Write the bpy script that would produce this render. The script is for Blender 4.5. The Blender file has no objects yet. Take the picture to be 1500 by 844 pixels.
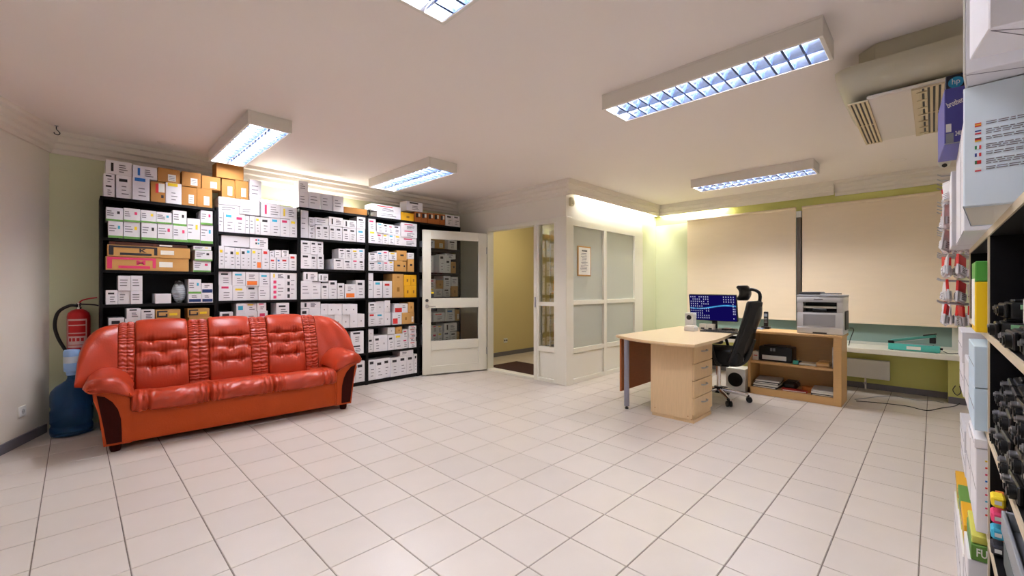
import bpy, bmesh, math, random
from mathutils import Vector, Matrix
random.seed(7)
SC = bpy.context.scene
COL = SC.collection
PI = math.pi

# ---------------------------------------------------------------- camera, world, exposure
CAM_Z = 1.2407
YAW = math.radians(44.48)
cam = bpy.data.cameras.new('camera'); cam_o = bpy.data.objects.new('camera', cam); COL.objects.link(cam_o)
cam_o.location = (0, 0, CAM_Z); cam_o.rotation_euler = (PI/2, 0, YAW - PI/2)
cam.sensor_width = 36; cam.lens = 36*628.3/1500; cam.clip_start = .03
SC.camera = cam_o
w = bpy.data.worlds.new('night'); SC.world = w; w.use_nodes = True
w.node_tree.nodes['Background'].inputs[0].default_value = (.03, .04, .06, 1)
w.node_tree.nodes['Background'].inputs[1].default_value = 1
SC.view_settings.view_transform = 'Standard'; SC.view_settings.look = 'None'
SC.view_settings.gamma = 1; SC.view_settings.use_curve_mapping = False
SC.view_settings.exposure = 0.7
TUBE_L = 67.0      # radiance of the fluorescent tubes in the ceiling lamps
COVE_L = 64.0      # radiance of the tubes added behind cornice and the tube on top of the shelves
CEIL = 2.6

# ---------------------------------------------------------------- helpers
def lin(c):
    return tuple((v/255/12.92 if v/255 <= .04045 else ((v/255+.055)/1.055)**2.4) for v in c)
MATS = {}
def mat(name, rgb, rough=.6, metal=0, var=0, scale=8, bump=0, bscale=60, rand=0, trans=0, coat=0, stretch=None, emit=0, ior=1.45):
    if name in MATS: return MATS[name]
    m = bpy.data.materials.new(name); m.use_nodes = True
    nt = m.node_tree; n = nt.nodes; l = nt.links; p = n['Principled BSDF']
    c = lin(rgb) + (1,)
    p.inputs['Base Color'].default_value = c; p.inputs['Roughness'].default_value = rough
    p.inputs['Metallic'].default_value = metal; p.inputs['Transmission Weight'].default_value = trans
    p.inputs['Coat Weight'].default_value = coat; p.inputs['IOR'].default_value = ior
    if emit:
        p.inputs['Emission Color'].default_value = c; p.inputs['Emission Strength'].default_value = emit
    if var or bump or rand:
        tc = n.new('ShaderNodeTexCoord'); mp = n.new('ShaderNodeMapping'); l.new(tc.outputs['Object'], mp.inputs[0])
        if stretch: mp.inputs['Scale'].default_value = stretch
    if var or rand:
        hs = n.new('ShaderNodeHueSaturation'); hs.inputs['Color'].default_value = c
        nz = n.new('ShaderNodeTexNoise'); nz.inputs['Scale'].default_value = scale; nz.inputs['Detail'].default_value = 4
        l.new(mp.outputs[0], nz.inputs['Vector'])
        mr = n.new('ShaderNodeMapRange'); mr.inputs[1].default_value = .25; mr.inputs[2].default_value = .75
        mr.inputs[3].default_value = 1-var; mr.inputs[4].default_value = 1+var
        l.new(nz.outputs['Fac'], mr.inputs[0])
        out = mr.outputs[0]
        if rand:
            oi = n.new('ShaderNodeObjectInfo'); m2 = n.new('ShaderNodeMapRange')
            m2.inputs[3].default_value = 1-rand; m2.inputs[4].default_value = 1+rand
            l.new(oi.outputs['Random'], m2.inputs[0])
            mu = n.new('ShaderNodeMath'); mu.operation = 'MULTIPLY'
            l.new(out, mu.inputs[0]); l.new(m2.outputs[0], mu.inputs[1]); out = mu.outputs[0]
        l.new(out, hs.inputs['Value']); l.new(hs.outputs[0], p.inputs['Base Color'])
    if bump:
        nb = n.new('ShaderNodeTexNoise'); nb.inputs['Scale'].default_value = bscale; nb.inputs['Detail'].default_value = 3
        l.new(mp.outputs[0], nb.inputs['Vector'])
        bp = n.new('ShaderNodeBump'); bp.inputs['Strength'].default_value = bump; bp.inputs['Distance'].default_value = .01
        l.new(nb.outputs['Fac'], bp.inputs['Height']); l.new(bp.outputs[0], p.inputs['Normal'])
    MATS[name] = m
    return m
def emission(name, rgb, strength):
    if name in MATS: return MATS[name]
    m = bpy.data.materials.new(name); m.use_nodes = True; nt = m.node_tree
    nt.nodes.clear(); e = nt.nodes.new('ShaderNodeEmission'); o = nt.nodes.new('ShaderNodeOutputMaterial')
    e.inputs[0].default_value = lin(rgb)+(1,); e.inputs[1].default_value = strength
    nt.links.new(e.outputs[0], o.inputs[0]); MATS[name] = m
    return m
def clear_glass(name, tint, f0=.06):
    if name in MATS: return MATS[name]
    m = bpy.data.materials.new(name); m.use_nodes = True; nt = m.node_tree; n = nt.nodes; n.clear()
    t = n.new('ShaderNodeBsdfTransparent'); g = n.new('ShaderNodeBsdfGlossy'); mx = n.new('ShaderNodeMixShader')
    fr = n.new('ShaderNodeFresnel'); o = n.new('ShaderNodeOutputMaterial')
    fr.inputs[0].default_value = 1.5; t.inputs[0].default_value = lin(tint)+(1,); g.inputs['Roughness'].default_value = .02
    nt.links.new(fr.outputs[0], mx.inputs[0]); nt.links.new(t.outputs[0], mx.inputs[1]); nt.links.new(g.outputs[0], mx.inputs[2])
    nt.links.new(mx.outputs[0], o.inputs[0]); MATS[name] = m
    return m

def box(bm, a, b, bev=0, seg=1, M=None):
    a = Vector(a); b = Vector(b)
    c = (a+b)/2; s = b-a
    mt = Matrix.Translation(c) @ Matrix.Diagonal((abs(s.x), abs(s.y), abs(s.z), 1))
    if M is not None: mt = M @ mt
    r = bmesh.ops.create_cube(bm, size=1, matrix=mt)
    if bev:
        es = list({e for v in r['verts'] for e in v.link_edges})
        bmesh.ops.bevel(bm, geom=es, offset=bev, segments=seg, profile=.5, affect='EDGES')
    return bm
def cyl(bm, p0, p1, r0, r1=None, seg=20, caps=True):
    p0 = Vector(p0); p1 = Vector(p1); d = p1-p0
    r1 = r0 if r1 is None else r1
    q = d.to_track_quat('Z', 'Y').to_matrix().to_4x4()
    bmesh.ops.create_cone(bm, cap_ends=caps, segments=seg, radius1=r0, radius2=r1, depth=d.length,
                          matrix=Matrix.Translation((p0+p1)/2) @ q)
    return bm
def tube(bm, pts, r, seg=8):
    pts = [Vector(p) for p in pts]; rings = []
    n0 = None
    for i, p in enumerate(pts):
        t = (pts[min(i+1, len(pts)-1)] - pts[max(i-1, 0)]).normalized()
        if n0 is None: n0 = t.orthogonal().normalized()
        n0 = (n0 - t*n0.dot(t)).normalized(); b0 = t.cross(n0)
        rr = r[i] if isinstance(r, (list, tuple)) else r
        rings.append([bm.verts.new(p + (n0*math.cos(2*PI*k/seg) + b0*math.sin(2*PI*k/seg))*rr) for k in range(seg)])
    for A, B in zip(rings, rings[1:]):
        for k in range(seg): bm.faces.new((A[k], A[(k+1) % seg], B[(k+1) % seg], B[k]))
    bm.faces.new(rings[0][::-1]); bm.faces.new(rings[-1])
    return bm
def spline(pts, n=8):
    pts = [Vector(p) for p in pts]; out = []
    P = [pts[0]*2-pts[1]] + pts + [pts[-1]*2-pts[-2]]
    for i in range(1, len(P)-2):
        for k in range(n):
            t = k/n; a, b, c, d = P[i-1:i+3]
            out.append(.5*((2*b) + (c-a)*t + (2*a-5*b+4*c-d)*t*t + (3*b-a-3*c+d)*t**3))
    out.append(pts[-1])
    return out
def lathe(bm, prof, c=(0, 0, 0), seg=28, M=None):
    rings = []
    for r, z in prof:
        ring = []
        for k in range(seg):
            v = Vector((c[0]+r*math.cos(2*PI*k/seg), c[1]+r*math.sin(2*PI*k/seg), c[2]+z))
            ring.append(bm.verts.new(M @ v if M is not None else v))
        rings.append(ring)
    for A, B in zip(rings, rings[1:]):
        for k in range(seg): bm.faces.new((A[k], A[(k+1) % seg], B[(k+1) % seg], B[k]))
    bm.faces.new(rings[0][::-1]); bm.faces.new(rings[-1])
    return bm
def prism(bm, poly, fn, a, b):
    """polygon (p,q) swept from a to b; fn(p,q,t) gives the point"""
    A = [bm.verts.new(fn(p, q, a)) for p, q in poly]; B = [bm.verts.new(fn(p, q, b)) for p, q in poly]
    n = len(poly)
    for k in range(n): bm.faces.new((A[k], A[(k+1) % n], B[(k+1) % n], B[k]))
    bm.faces.new(A[::-1]); bm.faces.new(B)
    return bm
def surf(bm, fn, nu, nv, cu=False, cv=False):
    """grid surface fn(i/nu, j/nv)"""
    g = [[bm.verts.new(fn(i/nu, j/nv)) for j in range(nv if cv else nv+1)] for i in range(nu if cu else nu+1)]
    for i in range(nu):
        for j in range(nv):
            i2 = (i+1) % len(g); j2 = (j+1) % len(g[0])
            bm.faces.new((g[i][j], g[i2][j], g[i2][j2], g[i][j2]))
    return g
def nb(): return bmesh.new()
JOINED = {'text_lines', 'small_print', 'desktop_icons', 'key_row', 'keypad', 'heading', 'teeth'}
def build(name, bm, m, parent=None, loc=None, rot=None, smooth=None):
    bmesh.ops.recalc_face_normals(bm, faces=bm.faces)
    me = bpy.data.meshes.new(name); bm.to_mesh(me); bm.free()
    if m is not None: me.materials.append(m)
    if smooth:
        for p in me.polygons: p.use_smooth = True
        me.set_sharp_from_angle(angle=math.radians(smooth))
    o = bpy.data.objects.new(name, me); COL.objects.link(o)
    if name in JOINED: o['kind'] = 'stuff'
    if parent is not None: o.parent = parent
    if loc is not None: o.location = loc
    if rot is not None: o.rotation_euler = rot
    return o
def part(name, m, parent, a, b, bev=0, seg=1, smooth=None):
    return build(name, box(nb(), a, b, bev, seg), m, parent, smooth=smooth or (40 if seg > 1 else None))
def tag(o, label, cat=None, group=None, kind=None):
    o['label'] = label
    if cat: o['category'] = cat
    if group: o['group'] = group
    if kind: o['kind'] = kind
    return o
def thing(name, label, cat, loc=(0, 0, 0), rz=0, group=None):
    o = bpy.data.objects.new(name, None); COL.objects.link(o); o.empty_display_size = .1
    o.location = loc; o.rotation_euler = (0, 0, rz)
    return tag(o, label, cat, group)
def struct(name, bm, m, label):
    return tag(build(name, bm, m), label, kind='structure')
def dup(root, loc, rz=None, label=None, group=None):
    r = root.copy(); COL.objects.link(r); r.location = loc
    if rz is not None: r.rotation_euler = (0, 0, rz)
    if label: r['label'] = label
    if group: r['group'] = group
    for ch in [c for c in root.children]:
        c = ch.copy(); COL.objects.link(c); c.parent = r
        for g in [x for x in ch.children]:
            d = g.copy(); COL.objects.link(d); d.parent = c
    return r
def text(name, s, size, m, parent, loc, rot, align='CENTER', bold=0, sx=1):
    cu = bpy.data.curves.new('t', 'FONT'); cu.body = s; cu.size = size; cu.align_x = align; cu.align_y = 'CENTER'
    cu.offset = bold; cu.resolution_u = 3
    to = bpy.data.objects.new('t', cu); COL.objects.link(to)
    dg = bpy.context.evaluated_depsgraph_get(); dg.update()
    me = bpy.data.meshes.new_from_object(to.evaluated_get(dg))
    bpy.data.objects.remove(to); bpy.data.curves.remove(cu)
    me.name = name; me.materials.clear(); me.materials.append(m)
    o = bpy.data.objects.new(name, me); COL.objects.link(o); o.parent = parent; o.location = loc; o.rotation_euler = rot
    o.scale = (sx, 1, 1)
    return o
FACE_Y = (PI/2, 0, 0)          # lettering read when looking along +Y
FACE_X = (PI/2, 0, -PI/2)      # lettering read when looking along +X

# ---------------------------------------------------------------- materials
M_ceil = mat('ceiling_paint', (240, 231, 224), .8, var=.015, scale=.8, bump=.05, bscale=40)
M_wall = mat('white_wall_paint', (233, 228, 216), .75, var=.02, scale=1.2, bump=.06, bscale=50)
M_green = mat('pale_green_paint', (214, 218, 182), .75, var=.02, scale=1.2, bump=.06, bscale=50)
M_lime = mat('lime_wall_paint', (216, 215, 128), .75, var=.02, scale=1.2, bump=.06, bscale=50)
M_hall = mat('hall_yellow_paint', (216, 200, 148), .75, var=.02, scale=1.2, bump=.06, bscale=50)
M_corn = mat('cornice_plaster', (232, 224, 212), .7)
M_tile = mat('floor_tile_ceramic', (207, 198, 190), .30, var=.025, scale=5, rand=.025, bump=.02, bscale=120)
M_grout = mat('tile_grout', (120, 110, 102), .9, var=.1, scale=30)
M_base = mat('grey_skirting', (112, 110, 118), .45)
M_white = mat('white_gloss_paint', (232, 229, 214), .35)
M_wplas = mat('white_plastic', (228, 228, 224), .4)
M_black = mat('black_laminate', (7, 6, 9), .5)
M_bplas = mat('black_plastic', (9, 9, 11), .38)
M_dgrey = mat('dark_grey_plastic', (52, 54, 58), .45)
M_grey = mat('grey_plastic', (140, 142, 146), .45)
M_chrome = mat('chrome', (225, 225, 228), .12, metal=1)
M_steel = mat('brushed_steel', (178, 178, 182), .3, metal=1)
M_alu = mat('louvre_aluminium', (166, 186, 226), .26, metal=1)
M_blade = mat('louvre_blade', (66, 80, 108), .5)
M_lampw = mat('lamp_enamel', (228, 222, 212), .45)
M_beech = mat('beech_laminate', (222, 190, 146), .42, var=.05, scale=6, stretch=(14, 14, 1.2))
M_beecht = mat('beech_top_laminate', (228, 204, 168), .38, var=.04, scale=6, stretch=(1.2, 14, 14))
M_beechw = mat('bookcase_laminate', (216, 172, 112), .42, var=.05, scale=6, stretch=(14, 1.2, 14))
M_brown = mat('cherry_panel', (168, 96, 52), .35, var=.08, scale=5, stretch=(2, 14, 14))
M_lea = mat('red_leather', (168, 54, 27), .30, var=.05, scale=9, bump=.12, bscale=90)
M_lea2 = mat('orange_leather', (178, 66, 12), .42, var=.04, scale=9, bump=.2, bscale=90)
def matte(m, s=.1):
    m.node_tree.nodes['Principled BSDF'].inputs['Specular IOR Level'].default_value = s
    return m
M_wood = mat('dark_stained_wood', (50, 12, 8), .75, var=.15, scale=6, stretch=(10, 10, 1))
matte(M_wood); matte(M_black, .25); matte(M_blade, .2); matte(M_lea, .4); matte(M_lea2, .3)
M_cw = mat('white_card', (232, 230, 234), .6, rand=.045)
M_cb = mat('brown_cardboard', (174, 120, 56), .8, var=.04, rand=.06)
M_ck = mat('kraft_card', (196, 148, 82), .75, var=.03, rand=.06)
M_cy = mat('yellow_card', (224, 166, 24), .6, rand=.04)
M_cf = mat('orange_brown_card', (176, 100, 42), .65, rand=.04)
M_cg = mat('green_print', (104, 158, 74), .6)
M_txt = mat('grey_print', (120, 116, 124), .7)
M_lbl = mat('paper_label', (238, 236, 226), .7)
INK = {'k': mat('black_print', (40, 38, 44), .6), 'c': mat('cyan_print', (60, 172, 204), .6), 'm': mat('magenta_print', (214, 58, 104), .6),
       'y': mat('yellow_print', (240, 208, 40), .6), 'b': mat('blue_print', (38, 112, 190), .6), 'r': mat('red_print', (212, 50, 48), .6),
       'o': mat('orange_print', (232, 120, 44), .6), 'n': mat('navy_print', (26, 52, 104), .6)}
M_tube = emission('fluorescent_tube', (255, 250, 248), TUBE_L)
M_addcove = emission('added_cove_tube', (255, 252, 242), COVE_L)
M_pane = clear_glass('clear_glass', (250, 252, 248))
M_frost = mat('frosted_glass', (216, 220, 208), .5, trans=.25)

# ---------------------------------------------------------------- room shell
WX = 6.85; SY = 5.5; PX = 4.37; PY = 3.33; RY = -.62; HY = 5.62
LW0 = Vector((-.159, SY)); LWD = Vector((-.231, -.556)).normalized()
def sbox(name, a, b, m, label): return struct(name, box(nb(), a, b), m, label)
floor = sbox('floor', (-3.2, -1, -.1), (8.2, 6.2, -.004), M_grout, 'floor of square cream ceramic tiles with dark joints')
T = .31; TX0 = 4.5515*T - 15*T; TY0 = 5.1459*T - 8*T
def tile_bm(x=0, y=0, bm=None):
    bm = bm or nb(); g = .0022; h = .0012
    lo = [bm.verts.new((x+a, y+b, -.004)) for a, b in ((g, g), (T-g, g), (T-g, T-g), (g, T-g))]
    k = g+.0018
    hi = [bm.verts.new((x+a, y+b, 0)) for a, b in ((k, k), (T-k, k), (T-k, T-k), (k, T-k))]
    for i in range(4): bm.faces.new((lo[i], lo[(i+1) % 4], hi[(i+1) % 4], hi[i]))
    bm.faces.new(hi)
    return bm
cells = []
cy_, sy_ = math.cos(YAW), math.sin(YAW)
for i in range(40):
    for k in range(30):
        x = TX0+i*T; y = TY0+k*T
        if y > HY or x > 8 or x < -2.9: continue
        cx, cyy = x+T/2, y+T/2
        dep = cx*cy_+cyy*sy_; lat = cx*sy_-cyy*cy_
        seen = dep > .5 and abs(lat)/dep < 1.26 and 628.3*CAM_Z/dep < 470
        hid = cyy > 5.2 and cx < 4.3 or cyy < -.35 or cx > 6.95
        cells.append((0 if seen and not hid else 1, dep, x, y))
cells.sort()
tm = bpy.data.meshes.new('tile'); b_ = tile_bm(); bmesh.ops.recalc_face_normals(b_, faces=b_.faces); b_.to_mesh(tm); b_.free(); tm.materials.append(M_tile)
rest = nb()
for n_, (h_, d_, x, y) in enumerate(cells):
    if h_ == 0 and n_ < 300:
        o = bpy.data.objects.new('tile', tm); COL.objects.link(o); o.parent = floor; o.location = (x, y, 0)
    else: tile_bm(x, y, rest)
o = build('far_tiles', rest, M_tile, floor); o['kind'] = 'stuff'

sbox('ceiling', (-3.2, -1, CEIL), (8.2, 6.2, CEIL+.12), M_ceil, 'plain off-white painted ceiling')
sbox('wall_back', (-.6, SY, 0), (PX+.1, SY+.1, CEIL), M_green, 'pale green back wall behind the black shelves')
sbox('wall_right', (-3.2, RY-.1, 0), (WX+.2, RY, CEIL), M_wall, 'white wall behind the near storage rack')
nL = Vector((LWD.y, -LWD.x))       # points away from the room
if nL.x > 0: nL = -nL
def along(bm, p0, d, n, a, b, t0, t1, z0, z1):
    P = [p0+d*a+n*t0, p0+d*b+n*t0, p0+d*b+n*t1, p0+d*a+n*t1]
    lo = [bm.verts.new((p.x, p.y, z0)) for p in P]; hi = [bm.verts.new((p.x, p.y, z1)) for p in P]
    for k in range(4): bm.faces.new((lo[k], lo[(k+1) % 4], hi[(k+1) % 4], hi[k]))
    bm.faces.new(lo[::-1]); bm.faces.new(hi)
    return bm
struct('wall_left', along(nb(), LW0, LWD, nL, -.12, 6.9, 0, .1, 0, CEIL), M_wall, 'white painted wall beside the fire extinguisher')
struct('baseboard_left', along(nb(), LW0, LWD, nL, .06, 6.7, -.014, 0, 0, .075), M_base, 'grey skirting along the white wall')
# window wall (runs along Y at X = WX)
sbox('wall_window_lower', (WX, RY, 0), (WX+.12, PY, .53), M_lime, 'lime green wall under the window sill')
sbox('wall_window_upper', (WX, RY, 2.28), (WX+.12, PY, CEIL), M_lime, 'lime green wall above the roller blinds')
sbox('wall_window_side', (WX, 2.76, .53), (WX+.12, PY, 2.28), M_green, 'pale green wall beside the roller blind')
sbox('wall_window_end', (WX, RY, .53), (WX+.12, -.20, 2.28), M_green, 'pale green strip of wall at the window end')
sbox('wall_pilaster', (6.60, -.62, 0), (WX, -.115, .485), M_lime, 'lime green pier under the end of the sill')
sbox('wall_partition_end', (6.37, PY, 0), (WX+.12, PY+.1, CEIL), M_green, 'pale green wall between partition and window wall')
sbox('baseboard_window', (WX-.014, -.115, 0), (WX, PY, .07), M_base, 'grey skirting under the radiator')
sbox('baseboard_pilaster', (6.586, -.6, 0), (6.60, -.115, .07), M_base, 'grey skirting on the lime green pier')
# doorway wall (X = PX) and partition head (Y = PY)
sbox('wall_door_head', (PX, PY, 2.15), (PX+.1, SY, CEIL), M_wall, 'white wall above the doorway')
sbox('wall_door_side', (PX, 4.85, 0), (PX+.1, SY, 2.15), M_wall, 'white wall beside the door hinges')
sbox('wall_partition_head', (PX+.1, PY, 2.13), (6.37, PY+.1, CEIL), M_wall, 'white wall above the frosted partition')
sbox('wall_hall', (PX+.1, HY, 0), (7.6, HY+.1, CEIL), M_hall, 'beige yellow wall of the hall beyond the doorway')
sbox('wall_hall_end', (7.5, PY, 0), (7.6, HY, CEIL), M_hall, 'far end wall of the hall')
sbox('wall_hall_side', (WX+.12, PY, 0), (7.6, PY+.1, CEIL), M_hall, 'side wall of the hall')
sbox('baseboard_hall', (PX+.1, HY-.014, 0), (7.5, HY, .075), M_base, 'grey skirting in the hall')
# cornices: stepped plaster profile (distance from wall, height)
PROF = [(0, 2.42), (.022, 2.42), (.03, 2.45), (.05, 2.462), (.056, 2.50), (.078, 2.512), (.084, 2.555), (.108, 2.565), (.112, CEIL), (0, CEIL)]
struct('trim_1', prism(nb(), PROF, lambda p, q, t: (t, SY-p, q), -.3, PX), M_corn, 'stepped plaster cornice above the black shelves')
struct('trim_2', prism(nb(), PROF, lambda p, q, t: (PX-p, t, q), PY-.11, SY), M_corn, 'stepped plaster cornice above the doorway')
LIP = [(.086, 2.425), (.098, 2.425), (.102, 2.47), (.112, 2.478), (.116, 2.53), (.13, 2.54), (.134, CEIL), (0, CEIL), (0, CEIL-.012), (.086, CEIL-.012)]  # hollow lip shaped to hide the added tubes
struct('trim_3', prism(nb(), LIP, lambda p, q, t: (t, PY-p, q), PX-.1, WX), M_corn, 'plaster cornice over the frosted partition')
struct('trim_4', prism(nb(), LIP, lambda p, q, t: (WX-p, t, q), .9, PY), M_corn, 'plaster cornice over the roller blinds beside the partition')
struct('trim_5', prism(nb(), PROF, lambda p, q, t: (WX-p*1.2, t, q), RY, .9), M_corn, 'plaster cornice over the roller blinds beside the ink display')
struct('trim_6', prism(nb(), PROF, lambda p, q, t: (lambda v: (v.x, v.y, q))(LW0+LWD*t-nL*p), -.1, 6.7), M_corn, 'plaster cornice along the white wall')
# cornice tubes added for wall glow, and shelf tube (each lies on its batten)
M_cove2 = emission('shelf_tube', (255, 252, 242), COVE_L*.75)
def cove(p0, p1, label, nrm, tm_=M_addcove):
    p0 = Vector(p0); p1 = Vector(p1); c = (p0+p1)/2
    t = thing('tube_light', label, 'lamp', c)
    b = nb(); cyl(b, p0-c, p1-c, .013, seg=10); build('tube', b, tm_, t, smooth=40)
    n = Vector(nrm)
    for q in (p0-c, p1-c): build('end_cap', box(nb(), q-Vector((.016, .016, .016)), q+Vector((.016, .016, .016))), M_wplas, t)
    q0 = p0-c+n*.030; q1 = p1-c+n*.030; e = Vector((.014, .014, .014))
    build('batten', box(nb(), q0-e, q1+e), M_wplas, t)
cove((4.62, PY-.058, 2.478), (6.72, PY-.058, 2.478), 'added fluorescent tube hidden behind the cornice over the frosted partition', (0, .9, .6))
cove((WX-.058, 2.2, 2.478), (WX-.058, 3.2, 2.478), 'added fluorescent tube hidden behind the cornice over the roller blind', (.9, 0, .6))
cove((1.42, SY-.05, 2.235), (2.62, SY-.05, 2.235), 'fluorescent tube on the wall behind the topmost white cartons', (0, .5, 0), M_cove2)

# ---------------------------------------------------------------- doorway, sidelight, partition, door
dw = struct('door_frame', box(nb(), (PX-.02, 4.785, 0), (PX+.1, 4.85, 2.15)), M_white, 'white painted frame of the doorway with glazed sidelight')
part('jamb', M_white, dw, (PX-.02, 3.805, 0), (PX+.1, 3.863, 2.09), .003)
part('head_rail', M_white, dw, (PX-.02, 3.40, 2.09), (PX+.1, 4.785, 2.15), .003)
part('threshold', M_white, dw, (PX-.03, 3.863, 0), (PX+.1, 4.785, .03), .004)
part('corner_post', M_white, dw, (PX-.025, PY-.025, 0), (PX+.1, 3.455, 2.15), .004)
part('stile', M_white, dw, (PX-.015, 3.455, 0), (PX+.06, 3.515, 2.09), .003)
part('stile', M_white, dw, (PX-.015, 3.775, 0), (PX+.06, 3.805, 2.09), .003)
part('rail', M_white, dw, (PX-.015, 3.515, 1.005), (PX+.06, 3.775, 1.055), .003)
part('rail', M_white, dw, (PX-.015, 3.515, .40), (PX+.06, 3.775, .465), .003)
part('rail', M_white, dw, (PX-.015, 3.515, 0), (PX+.06, 3.775, .05), .003)
part('pane', M_pane, dw, (PX+.02, 3.515, 1.055), (PX+.026, 3.775, 2.09))
part('pane', M_pane, dw, (PX+.02, 3.515, .465), (PX+.026, 3.775, 1.005))
part('panel', M_white, dw, (PX+.008, 3.515, .05), (PX+.03, 3.775, .40))
part('strike_plate', M_steel, dw, (PX-.0225, 3.82, .98), (PX-.02, 3.845, 1.12))

pt = struct('wall_partition', box(nb(), (PX+.105, PY-.012, 2.05), (6.37, PY+.05, 2.13)), M_white, 'white framed partition of frosted glass and solid lower panels')
V = [(PX+.1, PX+.145), (5.238, 5.312), (6.112, 6.37)]
for a, b in V: part('post', M_white, pt, (a, PY-.012, 0), (b, PY+.05, 2.05), .003)
Z = [(0, .06), (.395, .455), (1.02, 1.078)]
for (a0, a1), (b0, b1) in zip(V, V[1:]):
    for z0, z1 in Z: part('rail', M_white, pt, (a1, PY-.012, z0), (b0, PY+.05, z1), .003)
    part('pane', M_frost, pt, (a1, PY+.022, 1.078), (b0, PY+.03, 2.05))
    part('pane', M_frost, pt, (a1, PY+.022, .455), (b0, PY+.03, 1.02))
    part('panel', M_white, pt, (a1, PY+.016, .06), (b0, PY+.035, .395))
# framed notice on the partition
no = thing('framed_notice', 'framed white notice with printed lines on the frosted partition', 'notice', (4.79, PY+.022, 1.40))
part('frame', M_ck, no, (-.15, -.012, 0), (.15, 0, .40), .003)
part('sheet', M_lbl, no, (-.132, -.0135, .018), (.132, -.012, .382))
b = nb()
for k in range(13):
    wd = random.uniform(.06, .1); z = .30-.02*k
    box(b, (-wd, -.0145, z), (wd*random.uniform(.5, 1), -.0135, z+.006))
build('text_lines', b, M_txt, no)
b = nb()
for k in range(7): box(b, (-.062+.018*k, -.0145, .328), (-.062+.018*k+.013, -.0135, .35))
build('heading', b, INK['k'], no)
# alarm sounder
al = thing('alarm_sounder', 'small cream alarm box under the cornice at the partition corner', 'alarm', (4.455, PY, 2.29))
part('body', mat('cream_plastic', (222, 214, 182), .5), al, (-.03, -.045, 0), (.03, 0, .11), .008, 2)
part('cover', mat('cream_plastic', (222, 214, 182), .5), al, (-.022, -.058, .02), (.022, -.045, .07), .004)

# the open door: hinge at origin, local x runs to the free edge, +y faces the room
HG = Vector((4.335, 4.80)); FE = Vector((3.415, 5.115)); dv = FE-HG; DL = dv.length
door = tag(bpy.data.objects.new('door_1', None), 'open white door with two glass panes over a solid panel', kind='structure'); COL.objects.link(door)
door.location = (HG.x, HG.y, 0); door.rotation_euler = (0, 0, math.atan2(dv.y, dv.x))
g0, g1 = .135, .855
for a, b_ in ((.004, g0), (g1, DL)): part('stile', M_white, door, (a, -.02, .02), (b_, .02, 2.06), .003)
for z0, z1 in ((.02, .135), (.36, .49), (.955, 1.095), (1.935, 2.06)): part('rail', M_white, door, (g0, -.02, z0), (g1, .02, z1), .003)
part('panel', M_white, door, (g0, -.008, .135), (g1, .008, .36))
for z0, z1 in ((.49, .955), (1.095, 1.935)): part('pane', M_pane, door, (g0, -.003, z0), (g1, .003, z1))
hd = nb(); cyl(hd, (.915, .02, .985), (.915, .065, .985), .011); tube(hd, [(.915, .062, .985), (.88, .064, .985), (.80, .062, .982)], .009)
hdl = build('handle', hd, M_chrome, door, smooth=40)
build('rosette', cyl(nb(), (.915, .02, .985), (.915, .027, .985), .026), M_chrome, hdl, smooth=40)

build('lock', cyl(nb(), (.915, .02, 1.065), (.915, .032, 1.065), .022), M_dgrey, door, smooth=40)
st = part('sticker', INK['k'], door, (.81, .0032, 1.10), (.85, .004, 1.19))
part('sticker_top', INK['y'], door, (.81, .0042, 1.16), (.85, .0046, 1.185))
for z in (.25, 1.75): build('hinge', cyl(nb(), (0, .022, z), (0, .022, z+.1), .009), M_steel, door, smooth=40)
build('doorstop', cyl(nb(), (.93, 0, .002), (.93, 0, .021), .012), M_wplas, door, smooth=40)

# hall beyond the doorway
mt_ = thing('door_mat', 'dark brown rubber mat in the doorway', 'mat', (4.84, 4.45, 0))
part('mat_body', mat('mat_fibre', (62, 34, 26), .95, var=.2, scale=60, bump=.6, bscale=200), mt_, (-.36, -.55, 0), (.36, .55, .012), .004)
part('edging', M_bplas, mt_, (-.375, -.565, 0), (.375, .565, .006))
so = thing('wall_socket', 'double white socket on the beige hall wall', 'socket', (5.55, HY, .235))
part('plate', M_wplas, so, (-.05, -.01, 0), (.05, 0, .085), .004)
for dx in (-.024, .024): build('outlet', cyl(nb(), (dx, -.0105, .042), (dx, -.012, .042), .017), M_dgrey, so, smooth=40)
lh = thing('ceiling_lamp', 'unseen round flat lamp added on the hall ceiling behind the doorway', 'lamp', (5.35, 4.55, CEIL))  # out of view, put in to light the hall
build('base', cyl(nb(), (0, 0, -.03), (0, 0, 0), .17), M_lampw, lh, smooth=40)
build('diffuser', lathe(nb(), [(.02, -.075), (.09, -.07), (.14, -.05), (.155, -.03)]), emission('added_hall_diffuser', (255, 240, 208), 36), lh, smooth=60)
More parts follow.
